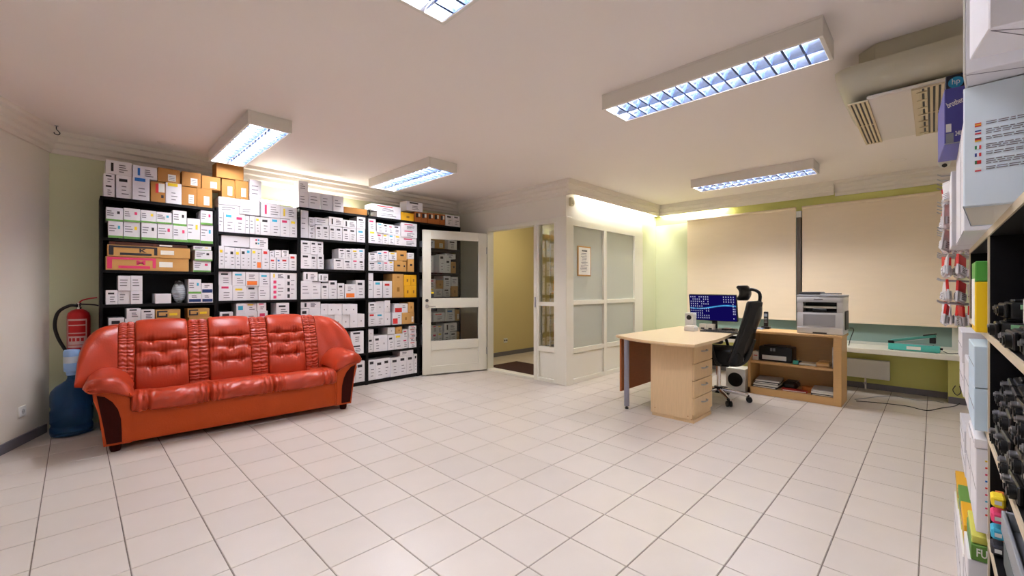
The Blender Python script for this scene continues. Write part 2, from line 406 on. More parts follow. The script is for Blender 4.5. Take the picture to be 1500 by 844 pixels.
# narrow display rack behind the sidelight
dr = thing('brochure_rack', 'narrow cream shelf rack behind the sidelight glass', 'rack', (4.72, 3.62, 0))
M_rack = mat('cream_rack', (214, 204, 168), .6)
for dy in (-.17, .155):
    for dx in (-.12, .115): part('post', M_rack, dr, (dx, dy, 0), (dx+.015, dy+.015, 2.0))
for z in (.12, .5, .84, 1.18, 1.52, 1.86): part('shelf', M_rack, dr, (-.12, -.155, z), (.13, .155, z+.018))
for i, (y, wd, z, h, m, lb) in enumerate([(3.535, .11, 1.198, .2, M_cw, 'white leaflet box behind the sidelight, third shelf up'), (3.68, .12, 1.198, .15, M_cy, 'yellow leaflet box behind the sidelight glass'),
        (3.60, .22, .858, .16, M_cw, 'wide white leaflet box behind the sidelight, below the yellow box'), (3.62, .24, .518, .24, M_ck, 'kraft box on a low shelf behind the sidelight'),
        (3.60, .2, 1.538, .17, M_cw, 'white leaflet box behind the sidelight, above the yellow box')]):
    lb_ = thing('leaflet_box', lb, 'box', (4.66, y, z+.0006))
    part('body', m, lb_, (-.05, -wd/2, 0), (.08, wd/2, h), .002)
    part('print', M_txt, lb_, (-.0515, -wd*.35, h*.6), (-.05, wd*.35, h*.72))

# ---------------------------------------------------------------- window, blinds, sill, radiator
wn = struct('window_1', box(nb(), (WX+.02, -.20, .53), (WX+.10, 2.76, .575)), mat('window_frame', (206, 208, 200), .4), 'long window with a strip of teal glass under the blinds')
part('frame_top', MATS['window_frame'], wn, (WX+.02, -.20, 2.24), (WX+.10, 2.76, 2.28))
part('frame_side', MATS['window_frame'], wn, (WX+.02, -.20, .575), (WX+.10, -.15, 2.24))
part('frame_side', MATS['window_frame'], wn, (WX+.02, 2.71, .575), (WX+.10, 2.76, 2.24))
part('mullion', mat('bronze_mullion', (78, 68, 58), .45), wn, (WX-.045, 1.262, .55), (WX+.1, 1.312, 2.19), .003)
part('bracket', M_wplas, wn, (WX-.055, 1.258, 2.19), (WX+.02, 1.316, 2.275), .003)
M_teal = mat('teal_window_film', (134, 158, 150), .2, var=.04, scale=3)
part('pane', M_teal, wn, (WX+.05, -.15, .575), (WX+.06, 1.262, 2.24)); part('pane', M_teal, wn, (WX+.05, 1.312, .575), (WX+.06, 2.71, 2.24))
M_blind = mat('blind_fabric', (240, 222, 194), .85, var=.02, scale=3, bump=.15, bscale=300, stretch=(1, 1, 6))
for y0, y1, lb in ((1.322, 2.79, 'beige roller blind beside the pale green wall'), (-.19, 1.252, 'beige roller blind above the turquoise bag sealer')):
    bl = thing('roller_blind', lb, 'blind', (WX-.03, (y0+y1)/2, .80)); h = (y1-y0)/2
    part('fabric', M_blind, bl, (-.0015, -h, .01), (.0015, h, 1.50))
    build('roller', cyl(nb(), (.002, -h, 1.515), (.002, h, 1.515), .02), M_blind, bl, smooth=40)
    part('bottom_bar', M_blind, bl, (-.006, -h, 0), (.006, h, .022), .002)
sl = struct('window_sill', box(nb(), (6.37, -.60, .485), (WX+.02, 2.9, .545), .006), M_white, 'deep white window sill under the blinds')
ra = thing('radiator', 'flat white panel radiator under the window sill', 'radiator', (6.76, .62, .145))
part('panel', M_wplas, ra, (-.03, -.255, 0), (-.012, .26, .225), .004); part('rear_panel', M_wplas, ra, (.02, -.255, 0), (.035, .26, .225), .004)
part('top_grille', M_grey, ra, (-.012, -.25, .205), (.02, .255, .222)); part('side_cover', M_wplas, ra, (-.012, -.255, .01), (.02, -.247, .215))
b = nb(); tube(b, [(0, -.03, .01), (0, -.03, -.08), (.02, -.03, -.142)], .009); build('pipe', b, M_wplas, ra, smooth=60)
b = nb(); cyl(b, (0, -.03, -.06), (-.05, -.03, -.06), .014); build('valve', b, M_steel, ra, smooth=40)
part('wall_bracket', M_grey, ra, (.035, .1, .05), (.092, .13, .17))

# ---------------------------------------------------------------- ceiling lamps
M_tube5 = emission('boosted_fluorescent_tube', (255, 250, 248), TUBE_L*1.6)  # tubes over the desk boosted to brighten the dim window wall
def ceiling_lamp(x0, x1, y0, y1, label, tube=M_tube):
    t = thing('louvre_lamp', label, 'lamp', ((x0+x1)/2, (y0+y1)/2, CEIL), group='ceiling lamps')
    a = (x1-x0)/2; h = (y1-y0)/2; d = .105
    part('top_plate', M_lampw, t, (-a, -h, -.012), (a, h, 0))
    for s in (-1, 1):
        part('side_panel', M_lampw, t, (s*a, -h, -d), (s*(a-.02), h, -.012), .002)
        part('end_panel', M_lampw, t, (-a+.02, s*h, -d), (a-.02, s*(h-.02), -.012), .002)
    for s in (-1, 1):
        xc = s*a*.46
        build('tube', cyl(nb(), (xc, -h+.05, -.045), (xc, h-.05, -.045), .015, seg=12), tube, t, smooth=40)
        # parabolic side reflectors
        prof = [(s*.012, -d+.004), (s*.022, -d+.03), (s*.045, -d+.06), (s*.05, -.02)]
        b = nb(); surf(b, lambda u, v: (lambda k: (prof[k][0], -h+.022+u*(2*h-.044), prof[k][1]))(round(v*3)), 1, 3); build('reflector', b, M_alu, t, smooth=50)
        prof2 = [(s*(a-.022), -d+.004), (s*(a-.03), -d+.03), (s*(a-.05), -d+.06), (s*(a-.055), -.02)]
        b = nb(); surf(b, lambda u, v: (lambda k: (prof2[k][0], -h+.022+u*(2*h-.044), prof2[k][1]))(round(v*3)), 1, 3); build('reflector', b, M_alu, t, smooth=50)
        n = 15
        for k in range(1, n):
            y = -h+.02+(2*h-.04)*k/n
            b = nb(); xa, xb = s*.012, s*(a-.022)
            P = [(xa, -d+.004), (xb, -d+.004), (xb, -d+.03), ((xa+xb)/2+s*.03, -d+.02), ((xa+xb)/2-s*.03, -d+.02), (xa, -d+.03)]
            prism(b, P, lambda p, q, tt: (p, y+tt*(1 if q < -d+.01 else .35), q), -.006, .006)
            build('louvre', b, M_blade, t)
    return t
LAMPS = [(.97, 1.235, .38, 1.672, 'louvred ceiling lamp alone over the middle of the tiled floor'), (.92, 1.237, 3.72, 5.11, 'louvred ceiling lamp above the shelf end by the fire extinguisher'),
         (2.56, 2.93, 3.72, 5.02, 'louvred ceiling lamp in front of the shelves near the open door'), (2.60, 2.925, .39, 1.665, 'long louvred ceiling lamp beside the air conditioner'),
         (5.41, 5.74, .893, 2.172, 'louvred ceiling lamp above desk and printer', M_tube5), (-.72, -.40, .39, 1.665, 'louvred ceiling lamp next in the row behind the tiled middle')]
for L_ in LAMPS: ceiling_lamp(*L_)

# ---------------------------------------------------------------- ceiling air conditioner
M_ac = mat('air_conditioner_shell', (192, 186, 162), .45); M_acw = mat('air_conditioner_panel', (226, 218, 206), .5); M_acg = mat('air_conditioner_grille', (212, 196, 160), .5)
ac = thing('air_conditioner', 'cream ceiling air conditioner with slotted grilles above the rack', 'air conditioner', (3.62, -.15, CEIL))
P = [(-.50, -.44), (.50, -.44), (.50, .38), (.44, .46), (-.42, .46), (-.50, .38)]
build('mounting_plate', prism(nb(), P, lambda p, q, t: (p, q, t), -.11, 0), M_ac, ac)
def ac_body(u, v):
    # u around the section (X,Z) half loop, v along Y
    ang = PI*u; y = -.44+v*1.0
    e = max(0, (y-.44)/.12); k = math.sqrt(max(0, 1-e*e)) if e > 0 else 1
    x = -math.cos(ang); z = math.sin(ang)
    ex = abs(x)**.55*(1 if x > 0 else -1); ez = abs(z)**.75
    return (ex*(.56-.05*(1-k)), y, -.11-ez*.17*(.35+.65*k))
b = nb(); g = surf(b, ac_body, 28, 24)
b.faces.new([r[-1] for r in g]); b.faces.new([r[0] for r in g][::-1])
build('body', b, M_ac, ac, smooth=50)
part('bottom_panel', M_acw, ac, (-.47, -.1, -.288), (.50, .42, -.268), .006)
def grille(y0, y1, n):
    part('grille_bed', M_bplas, ac, (-.46, y0, -.2905), (.49, y1, -.287))
    for k in range(n+1):
        y = y0+(y1-y0)*k/n
        part('grille_slat', M_acg, ac, (-.465, y-.006, -.298), (.495, y+.006, -.288), .001)
    for x in (-.465, .01, .485): part('grille_bar', M_acg, ac, (x, y0, -.296), (x+.012, y1, -.288), .001)
grille(.42, .50, 4); grille(.07, .20, 6)
part('louvre_strip', M_acg, ac, (-.465, .20, -.30), (.495, .235, -.288), .002)
for k in range(7): part('clip', M_acg, ac, (-.42+k*.14, .175, -.304), (-.40+k*.14, .215, -.298))

# ---------------------------------------------------------------- black shelf units along the back wall
YF = 5.17; YB = 5.47
BAYX = {'A': (.15, 1.0), 'B': (1.0, 1.792), 'C': (1.792, 2.617), 'D': (2.617, 3.385), 'E': (3.385, 4.14)}
BIN = {k: (a+.0195, b-.0195) for k, (a, b) in BAYX.items()}
BAYP = {'A': 'bay by fire extinguisher', 'B': 'second bay from extinguisher', 'C': 'third bay from extinguisher', 'D': 'bay beside open door', 'E': 'bay behind the door glass'}
BZ = {'A': [2.045, 1.685, 1.40, 1.095, .75, .41, .05], 'B': [None, 1.815, 1.44, 1.11, .745, .41, .05], 'C': [2.17, 1.82, 1.465, 1.11, .745, .41, .05]}
BZ['D'] = BZ['E'] = BZ['C']
for k in 'ABCDE':
    x0, x1 = BAYX[k]; top = BZ[k][0] or 2.06
    u = thing('shelf_unit', 'tall black open shelf unit, ' + {'A': 'end bay beside the fire extinguisher', 'B': 'second bay from the fire extinguisher', 'C': 'third bay from the fire extinguisher', 'D': 'bay beside the open door', 'E': 'bay behind the open door'}[k], 'shelf', ((x0+x1)/2, YF, 0), group='black shelf units')
    h = (x1-x0)/2-.0015
    part('side_panel', M_black, u, (-h, 0, 0), (-h+.017, YB-YF, top)); part('side_panel', M_black, u, (h-.017, 0, 0), (h, YB-YF, top))
    part('back_panel', M_black, u, (-h+.017, YB-YF-.012, 0), (h-.017, YB-YF, top))
    for z in BZ[k]:
        if z: part('shelf', M_black, u, (-h+.017, .002, z-.025), (h-.017, YB-YF-.012, z-.0005)) if z != BZ[k][0] else part('top_board', M_black, u, (-h, 0, z-.025), (h, YB-YF, z-.0005))
    part('plinth', M_black, u, (-h+.017, .02, 0), (h-.017, .035, .025))
# (x0, x1, z0, z1 in mm on the shelf front; kind of card; print)
CARTONS={
('A',0):[(598,720,2045,2242,'W','y'),(490,598,2045,2235,'B','r'),(362,483,2045,2249,'W','b'),(253,362,2045,2251,'W','k'),(721,840,2045,2225,'B','l'),(840,967,2045,2231,'B','l'),(173,247,2045,2159,'W','k'),(173,247,2159,2249,'W','k'),(541,709,2242,2374,'B','l'),(722,875,2231,2374,'B','l'),(366,540,2249,2362,'W','bv'),(879,1037,2231,2362,'B','l'),(187,362,2251,2373,'W','kv'),],
('A',1):[(423,536,1685,1842,'G','k'),(202,300,1685,1833,'G','c'),(304,418,1685,1838,'G','y'),(539,653,1685,1846,'G','m'),(653,763,1685,1839,'G','m'),(871,976,1685,1871,'G','c'),(763,867,1685,1922,'G','y'),(529,644,1846,1955,'G','c'),(653,761,1839,1988,'G','k'),(420,529,1842,1958,'G','y'),(187,301,1833,1954,'G','k'),(303,418,1838,1961,'G','m'),(871,971,1871,2015,'G','m'),],
('A',2):[(812,958,1400,1512,'G','m'),(186,776,1400,1523,'L','M'),(196,786,1523,1625,'L','K'),(824,968,1512,1614,'G','k'),(810,958,1614,1655,'G','y'),(208,766,1625,1655,'L','D'),],
('A',3):[(521,641,1095,1187,'W',''),(878,973,1095,1184,'W','n'),(771,878,1095,1185,'W','n'),(351,433,1095,1216,'W','t'),(266,351,1095,1217,'W','t'),(186,266,1095,1222,'W','k'),(878,973,1184,1289,'W','n'),(771,875,1185,1327,'G','c'),(351,433,1216,1354,'W','t'),(266,351,1217,1352,'W','t'),],
('A',4):[(776,963,750,954,'O','y'),(538,724,750,948,'O','y'),(422,507,750,948,'W','k'),(311,422,750,964,'W','k'),(204,311,750,975,'W','k'),(422,519,948,1042,'W','k'),(525,710,948,1037,'O','y'),(766,943,954,1041,'O','y'),(323,422,964,1057,'W','k'),],
('B',1):[(1496,1595,1815,2013,'W','c'),(1397,1496,1815,2007,'W','k'),(1348,1397,1815,2004,'W','y'),(1297,1346,1815,2009,'W','t'),(1595,1693,1815,2013,'W','m'),(1258,1297,1815,2009,'W','t'),(1693,1775,1815,2018,'W','y'),(1020,1063,1815,2018,'W','t'),(1160,1258,1815,2018,'W','m'),(1064,1160,1815,2016,'W','c'),(1202,1393,2018,2095,'W','t'),(1404,1595,2013,2174,'W','mv'),(1020,1202,2018,2097,'W','t'),(1595,1775,2018,2153,'W','yv'),(1212,1393,2095,2174,'W',''),(1020,1212,2097,2174,'W',''),],
('B',2):[(1559,1602,1440,1578,'W','b'),(1489,1554,1440,1578,'W','r'),(1687,1771,1440,1625,'W','r'),(1602,1684,1440,1584,'W','r'),(1414,1486,1440,1660,'W','r'),(1115,1164,1440,1662,'W','k'),(1067,1115,1440,1664,'W','t'),(1020,1067,1440,1671,'W','y'),(1365,1414,1440,1659,'W','o'),(1164,1214,1440,1660,'W','y'),(1314,1365,1440,1655,'W','y'),(1265,1314,1440,1655,'W','c'),(1214,1265,1440,1658,'W','k'),(1491,1533,1578,1647,'W','k'),(1543,1605,1578,1662,'W','t'),(1613,1684,1584,1664,'W','k'),(1299,1475,1660,1785,'W','q'),(1045,1299,1671,1785,'W','s'),],
('B',3):[(1645,1773,1110,1410,'W','kv'),(1378,1491,1110,1255,'W','t'),(1496,1645,1110,1342,'W','mv'),(1265,1378,1110,1260,'W','k'),(1141,1265,1110,1265,'W','y'),(1020,1141,1110,1270,'W','m'),(1386,1491,1255,1409,'W','c'),(1020,1138,1270,1410,'W','k'),(1138,1258,1265,1410,'W','c'),(1260,1383,1260,1410,'W','o'),(1496,1645,1342,1410,'W','yv'),],
('B',4):[(1692,1775,745,928,'W','t'),(1554,1689,745,922,'W','t'),(1475,1554,745,927,'W','t'),(1373,1470,745,994,'W','m'),(1260,1373,745,992,'W','o'),(1174,1260,745,1080,'W','c'),(1031,1148,745,995,'W','k'),(1554,1689,922,1074,'W','k'),(1368,1458,994,1080,'W','m'),(1260,1365,992,1080,'W','y'),],
('C',0):[(2046,2182,2170,2366,'W','t'),(2187,2316,2170,2364,'W','t'),(1900,2027,2170,2365,'W','t'),(2324,2627,2170,2249,'B',''),(1790,1897,2170,2344,'W','t'),(1790,1894,2344,2473,'W','t'),],
('C',1):[(2214,2298,1820,1986,'W','k'),(2298,2383,1820,1983,'W','k'),(2138,2214,1820,1990,'W','k'),(2383,2478,1820,1986,'W','k'),(2484,2600,1820,1991,'W','c'),(2054,2138,1820,1991,'W','k'),(1810,1902,1820,2140,'W','t'),(1904,1976,1820,1903,'W','k'),(1976,2054,1820,1984,'W','k'),(1904,1976,1903,1977,'W','k'),(1904,1968,1977,2067,'W','t'),(2484,2600,1991,2140,'W','k'),(1971,2132,1991,2075,'W','t'),(2304,2478,1986,2084,'W','kv'),(2132,2304,1990,2100,'W','kv'),],
('C',2):[(2190,2310,1465,1597,'W','k'),(1924,1998,1465,1636,'W','k'),(2418,2505,1465,1602,'W','m'),(1998,2073,1465,1640,'W','k'),(2310,2418,1465,1601,'W','k'),(1810,1924,1465,1640,'W','k'),(2505,2588,1465,1606,'W','k'),(2249,2334,1601,1722,'W','k'),(2503,2594,1606,1739,'W','c'),(2415,2503,1602,1733,'W','y'),(2334,2415,1601,1727,'W','k'),(1918,1993,1636,1790,'W','k'),(1810,1918,1640,1790,'W','k'),(1993,2072,1640,1790,'W','k'),],
('C',3):[(2238,2321,1110,1299,'W','k'),(2136,2238,1110,1331,'W','k'),(2330,2470,1110,1289,'W','o'),(2470,2588,1110,1341,'W','k'),(2047,2136,1110,1298,'W','k'),(1939,2042,1110,1318,'W','t'),(1811,1939,1110,1322,'W','t'),(2013,2125,1318,1409,'W','kv'),(1840,2002,1322,1426,'W','kv'),],
('C',4):[(2493,2585,745,912,'W','s'),(2395,2493,745,911,'W','s'),(2299,2395,745,910,'W','s'),(2206,2299,745,914,'W','s'),(2120,2206,745,918,'W','s'),(2036,2120,745,922,'W','s'),(1904,2036,745,1005,'W','s'),(1810,1904,745,998,'W','k'),(2395,2493,911,1041,'W','s'),(2299,2395,910,1044,'W','s'),(2206,2299,914,1046,'W','s'),(2120,2206,918,1049,'W','s'),(2036,2120,922,1051,'W','s'),(1810,2036,1005,1080,'W','kv'),],
('C',5):[(2402,2575,410,539,'W','k'),(2268,2378,410,662,'W','k'),(2402,2575,539,697,'W','k'),],
('C',6):[(2471,2592,50,313,'W','k'),(2346,2464,50,297,'W','k'),],
('D',0):[(2756,3106,2170,2245,'W','t'),(3123,3326,2170,2282,'Y',''),(3994,4131,2170,2339,'W','k'),(3861,3994,2170,2336,'W','k'),(3330,3432,2170,2310,'F',''),(3436,3541,2170,2315,'F',''),(3541,3650,2170,2320,'F',''),(3758,3857,2170,2330,'F',''),(3650,3758,2170,2329,'F',''),(2677,3106,2245,2337,'W','r'),(3194,3460,2315,2445,'W','k'),],  # Y carton stands for kraft card, its yellow light set as colour
('D',1):[(3011,3111,1820,1955,'W','y'),(2635,2753,1820,1988,'W','y'),(2924,3011,1820,1959,'W','c'),(3115,3370,1820,1940,'W','m'),(2756,2841,1820,1965,'W','m'),(2841,2924,1820,1962,'W','y'),(3115,3370,1940,2042,'W','m'),(2919,2991,1959,2089,'W','m'),(2998,3106,1959,2084,'W','k'),(2756,2845,1965,2095,'W','c'),(2845,2919,1962,2089,'W','k'),(2635,2748,1988,2140,'W','m'),(3115,3370,2042,2140,'W','m'),],
('D',2):[(3008,3136,1465,1615,'O','k'),(3221,3320,1465,1643,'O','k'),(3139,3199,1465,1607,'O','k'),(2848,2930,1465,1595,'W','m'),(2756,2848,1465,1598,'W','c'),(2930,3008,1465,1606,'W','y'),(2635,2756,1465,1586,'W','k'),(2635,2756,1586,1695,'W','k'),(2841,2930,1595,1737,'W','m'),(2756,2841,1598,1724,'W','c'),(2930,3045,1615,1721,'W','y'),(3049,3203,1615,1752,'O','k'),(3221,3320,1643,1729,'W','t'),],
('D',3):[(3269,3370,1110,1276,'Y',''),(2984,3156,1110,1343,'O',''),(2841,2975,1110,1333,'W','r'),(2635,2708,1110,1435,'W','t'),(3160,3265,1110,1276,'Y',''),(2713,2837,1110,1331,'W','c'),(3160,3265,1276,1423,'Y',''),(3269,3370,1276,1425,'Y',''),(2984,3156,1343,1435,'O',''),],
('D',4):[(2984,3127,745,902,'W','R'),(3249,3329,745,910,'O','l'),(3127,3245,745,902,'O',''),(2864,2956,745,920,'W','s'),(2635,2748,745,918,'W','r'),(2748,2864,745,917,'W','c'),(3225,3315,910,1041,'O',''),(3012,3221,902,1028,'W','R'),(2748,2864,917,1069,'W','s'),(2635,2748,918,1055,'W','k'),(2864,2947,920,1075,'W','s'),],
('D',5):[(3140,3225,410,552,'W','m'),(2810,2910,410,620,'W','s'),(3006,3136,410,621,'W','y'),(2635,2713,410,604,'W','k'),(2914,3003,410,613,'W','k'),(2713,2810,410,620,'W','k'),(3235,3356,410,495,'W','r'),(3235,3356,495,553,'W','r'),(3140,3225,552,673,'W','m'),(3235,3356,553,611,'W','r'),(2635,2713,604,709,'W','s'),(3235,3356,611,668,'W','r'),(2914,3022,621,715,'W','s'),(3031,3127,621,715,'O',''),(3235,3356,668,715,'W','r'),],
('D',6):[(3079,3195,50,307,'W','k'),(2850,2956,50,309,'W','k'),(2956,3079,50,304,'W','k'),(2736,2850,50,310,'W','k'),(3195,3315,50,311,'W','k'),(3319,3370,50,316,'W','k'),(2635,2736,50,312,'W','k'),(3098,3305,311,380,'W','t'),],
('E',1):[(3549,3664,1820,1931,'W','t'),(3664,3845,1820,1952,'O','l'),(3901,4072,1820,1961,'W','k'),],
('E',2):[(3549,3646,1465,1706,'W','t'),(3754,3856,1465,1732,'W','k'),(3856,3957,1465,1677,'W','k'),(3965,4053,1465,1636,'O','k'),(3856,4053,1677,1755,'W','k'),],
('E',3):[(3969,4092,1110,1270,'O',''),(3827,3957,1110,1239,'W','k'),(3682,3808,1110,1230,'W','t'),(3542,3675,1110,1239,'W','y'),(3700,3819,1230,1358,'O',''),(3827,3957,1239,1420,'W','k'),(3542,3682,1239,1371,'W','m'),(3969,4092,1270,1408,'W','t'),],
('E',4):[(4045,4120,745,914,'O','l'),(3864,4034,745,927,'W','b'),(3646,3856,745,883,'W','r'),],
('E',5):[(4080,4120,410,573,'O',''),(3946,4072,410,582,'W','k'),(3819,3938,410,592,'W','k'),(3718,3808,410,585,'W','y'),(3629,3718,410,592,'W','m'),(3542,3629,410,598,'W','c'),(3718,3808,585,689,'W','y'),(3834,4072,592,715,'W','kv'),(3629,3718,592,695,'W','m'),(3542,3629,598,700,'W','c'),],
('B',0):[(1164,1287,2174,2367,'B','l'),(1297,1409,2174,2395,'W','t'),(1049,1164,2174,2367,'B','l'),(1000,1242,2367,2522,'B',''),]}
BODY = {'W': M_cw, 'G': M_cw, 'B': M_cb, 'L': M_ck, 'O': M_ck, 'F': M_cf, 'Y': M_cy}
CNAME = {'k': 'black', 'c': 'cyan', 'm': 'magenta', 'y': 'yellow', 'b': 'blue', 'r': 'red', 'o': 'orange', 'n': 'navy'}
ORD = {1: 'top', 2: 'second', 3: 'third', 4: 'fourth', 5: 'fifth', 6: 'bottom'}
def print_lines(bm, x0, x1, z0, z1, n):
    for k in range(n):
        z = z1-(z1-z0)*(k+.5)/n; t = min(.004, (z1-z0)/n*.35); e = x0+(x1-x0)*random.uniform(.45, 1)
        box(bm, (x0, -.0011, z-t), (e, 0, z+t))
def carton(bay, row, x0, x1, z0, z1, base, mk):
    x0, x1, z0, z1 = x0/1000, x1/1000, z0/1000, z1/1000
    if row: x0 = max(x0, BIN[bay][0]); x1 = min(x1, BIN[bay][1])
    wd = x1-x0-.002; h = z1-z0-.0012; dp = random.uniform(.19, .27) if row else random.uniform(.16, .22)
    y = YF+.004+random.choice((0, 0, .006, .014))
    c = mk[:1]; a = wd/2
    shape = 'tall ' if h > 1.55*wd else ('flat ' if wd > 1.9*h else '')
    if base == 'W':
        look = {'t': 'with small grey print', 's': 'with one tiny mark', '': 'without print', 'q': 'with cyan and magenta dots', 'R': 'with red patch'}.get(mk) or ('with upright %s strip' % CNAME[c] if mk[1:] == 'v' else 'with %s band' % CNAME[c])
        if mk in ('o',): look = 'with orange sticker'
        lb = shape + 'white carton ' + look
    elif base == 'G': lb = 'green based white carton with %s mark' % CNAME[c]
    elif base == 'B': lb = shape + 'brown cardboard box ' + {'l': 'with white label', 'r': 'with red label', '': 'without label'}[mk]
    elif base == 'L': lb = {'K': 'long kraft carton lettered K in black', 'M': 'long kraft carton lettered M in magenta', 'D': 'long dark brown carton with white label'}[mk]
    elif base == 'O': lb = shape + 'kraft carton ' + {'y': 'with black bracket print', 'k': 'with small black print', '': 'without print', 'l': 'with white label'}[mk]
    elif base == 'F': lb = 'orange brown carton with black and white patch'
    else: lb = shape + 'plain yellow carton'
    bz = BZ[bay][row]
    if row == 0: place = 'on top of ' + ('bay' if bay == 'Z' else BAYP[bay])
    else: place = '%s%s shelf, %s' % ('upper layer, ' if bz is not None and z0 > bz+.01 else '', ORD[row], BAYP[bay])
    if row == 0 and bz is not None and z0 > bz+.01: place = 'upper layer, ' + place
    lb = lb+', '+place
    bm = nb(); box(bm, (-a, 0, 0), (a, dp, h), .0015)
    m = mat('dark_brown_card', (66, 34, 22), .7) if mk == 'D' else BODY[base]
    o = build('toner_carton' if base in 'WGOLF' else 'cardboard_box', bm, m, loc=((x0+x1)/2, y, z0+.0003))
    tag(o, lb, 'box', 'cartons on %s' % (('the %s shelf of the ' % ORD[row] if row else 'top of the ') + BAYP[bay]))
    F0, F1 = -.0011, 0
    def pr(n, mm, xa, xb, za, zb): return part(n, mm, o, (xa, F0, za), (xb, F1, zb))
    tb = nb(); hastext = False
    if base == 'W' and mk not in ('',):
        if mk == 's': pr('mark', M_txt, -a*.12, a*.12, h*.42, h*.52)
        elif mk == 'q':
            for i, cc in enumerate('mckc'): pr('dot', INK[cc], -a*.4+(i % 2)*a*.25, -a*.22+(i % 2)*a*.25, h*(.7-.3*(i//2)), h*(.85-.3*(i//2)))
            print_lines(tb, a*.1, a*.8, h*.2, h*.8, 4); hastext = True
        elif mk == 'R': pr('patch', INK['r'], -a*.9, a*.1, h*.08, h*.55); print_lines(tb, a*.2, a*.8, h*.5, h*.85, 2); hastext = True
        elif mk == 't': print_lines(tb, -a*.7, a*.6, h*.25, h*.8, 3 if h > .09 else 2); hastext = True
        elif mk == 'o':
            pr('sticker', INK['o'], -a*.8, a*.75, h*.08, h*.36); print_lines(tb, -a*.5, a*.5, h*.5, h*.85, 3); hastext = True
        elif mk[1:] == 'v':
            if h > 1.5*wd:
                for i in range(4): pr('colour_strip', INK[c], -a*.6, -a*.2, h*(.06+.24*i), h*(.2+.24*i))
            else: pr('colour_strip', INK[c], -a*.62, -a*.42, h*.2, h*.82)
            print_lines(tb, a*.0, a*.8, h*.15, h*.8, 4); hastext = True
        elif c == 'n': pr('colour_band', INK['n'], -a*.9, a*.9, h*.1, h*.42); print_lines(tb, -a*.5, a*.4, h*.55, h*.85, 2); hastext = True
        else:
            if c in 'by' and row == 0: pr('colour_band', INK[c], -a*.75, a*.5, h*.84, h*.99)
            else:
                k = random.uniform(.68, .8); pr('colour_band', INK[c], -a*.62, a*.42, h*k, h*min(.95, k+.13))
            print_lines(tb, -a*.3, a*.7, h*.12, h*.6, 3 if h > .09 else 2); hastext = True
    elif base == 'G':
        pr('base_strip', M_cg, -a, a, 0, h*.14); pr('mark', INK[c], a*.3, a*.62, h*.55, h*.75)
        print_lines(tb, -a*.85, a*.15, h*.35, h*.8, 3); hastext = True
    elif mk == 'l':
        pr('paper_label', M_lbl, -a*.1, a*.62, h*.12, h*.6)
        for i in range(3): box(tb, (-a*.02, -.0022, h*(.2+.12*i)), (a*.5, -.0011, h*(.2+.12*i)+.004))
        hastext = True
    elif base == 'B' and mk == 'r': pr('paper_label', M_lbl, a*.05, a*.9, h*.5, h*.93); pr('red_panel', INK['r'], -a*.35, a*.05, h*.45, h*.9); pr('mark', INK['k'], a*.4, a*.75, h*.22, h*.36)
    elif base == 'O' and mk == 'y':
        for q in ((-.9, -.05, .72, .88), (-.9, -.75, .2, .72), (-.9, -.05, .2, .36), (-.2, -.05, .36, .55)): pr('bracket_print', INK['k'], a*q[0], a*q[1], h*q[2], h*q[3])
        pr('yellow_print', INK['y'], a*.1, a*.75, h*.35, h*.6)
    elif base == 'O' and mk == 'k': pr('mark', INK['k'], -a*.3, a*.4, h*.45, h*.62)
    elif base == 'O' or base == 'Y': pr('mark', mat('brown_print', (150, 104, 40), .7), -a*.2, a*.25, h*.35, h*.6)
    elif base == 'F': pr('black_panel', INK['k'], -a*.7, a*.1, h*.45, h*.88); pr('paper_label', M_lbl, a*.1, a*.7, h*.55, h*.88)
    elif base == 'L':
        ink = INK['k'] if mk == 'K' else (INK['m'] if mk == 'M' else mat('rust_print', (92, 44, 28), .7))
        for q in ((-.97, .16, .78, .95), (-.97, -.86, .1, .78), (.08, .16, .2, .78), (-.72, .02, .14, .34)): pr('bracket_print', ink, a*q[0], a*q[1], h*q[2], h*q[3])
        pr('paper_label', M_lbl, a*.24, a*.58, h*.3, h*.7)
        if mk in 'KM': text('lettering', mk, h*.46, ink, o, (-a*.2, -.0016, h*.57), FACE_Y, bold=.0015, sx=1.6)
    if hastext: build('text_lines', tb, M_txt, o)
    else: tb.free()
    return o
made = {}
for (bay, row), L_ in CARTONS.items():
    for q in L_:
        o = carton(bay, row, *q); made.setdefault(o['label'], []).append(o)
NTH = ['first', 'second', 'third', 'fourth', 'fifth', 'sixth', 'seventh', 'eighth', 'ninth', 'tenth']
for lb, os_ in made.items():           # alike cartons side by side: counted along the shelf from the door
    if len(os_) > 1 and len(lb.split()) > 13: lb = lb.replace(', upper layer, ', ', upper ')
    nw = len(lb.split())
    if 1 < len(os_) <= 10 and nw <= 13:
        for k, o in enumerate(sorted(os_, key=lambda o: -o.location.x)): o['label'] = lb + ', ' + NTH[k] + (' such from door' if nw <= 12 else ' from door')
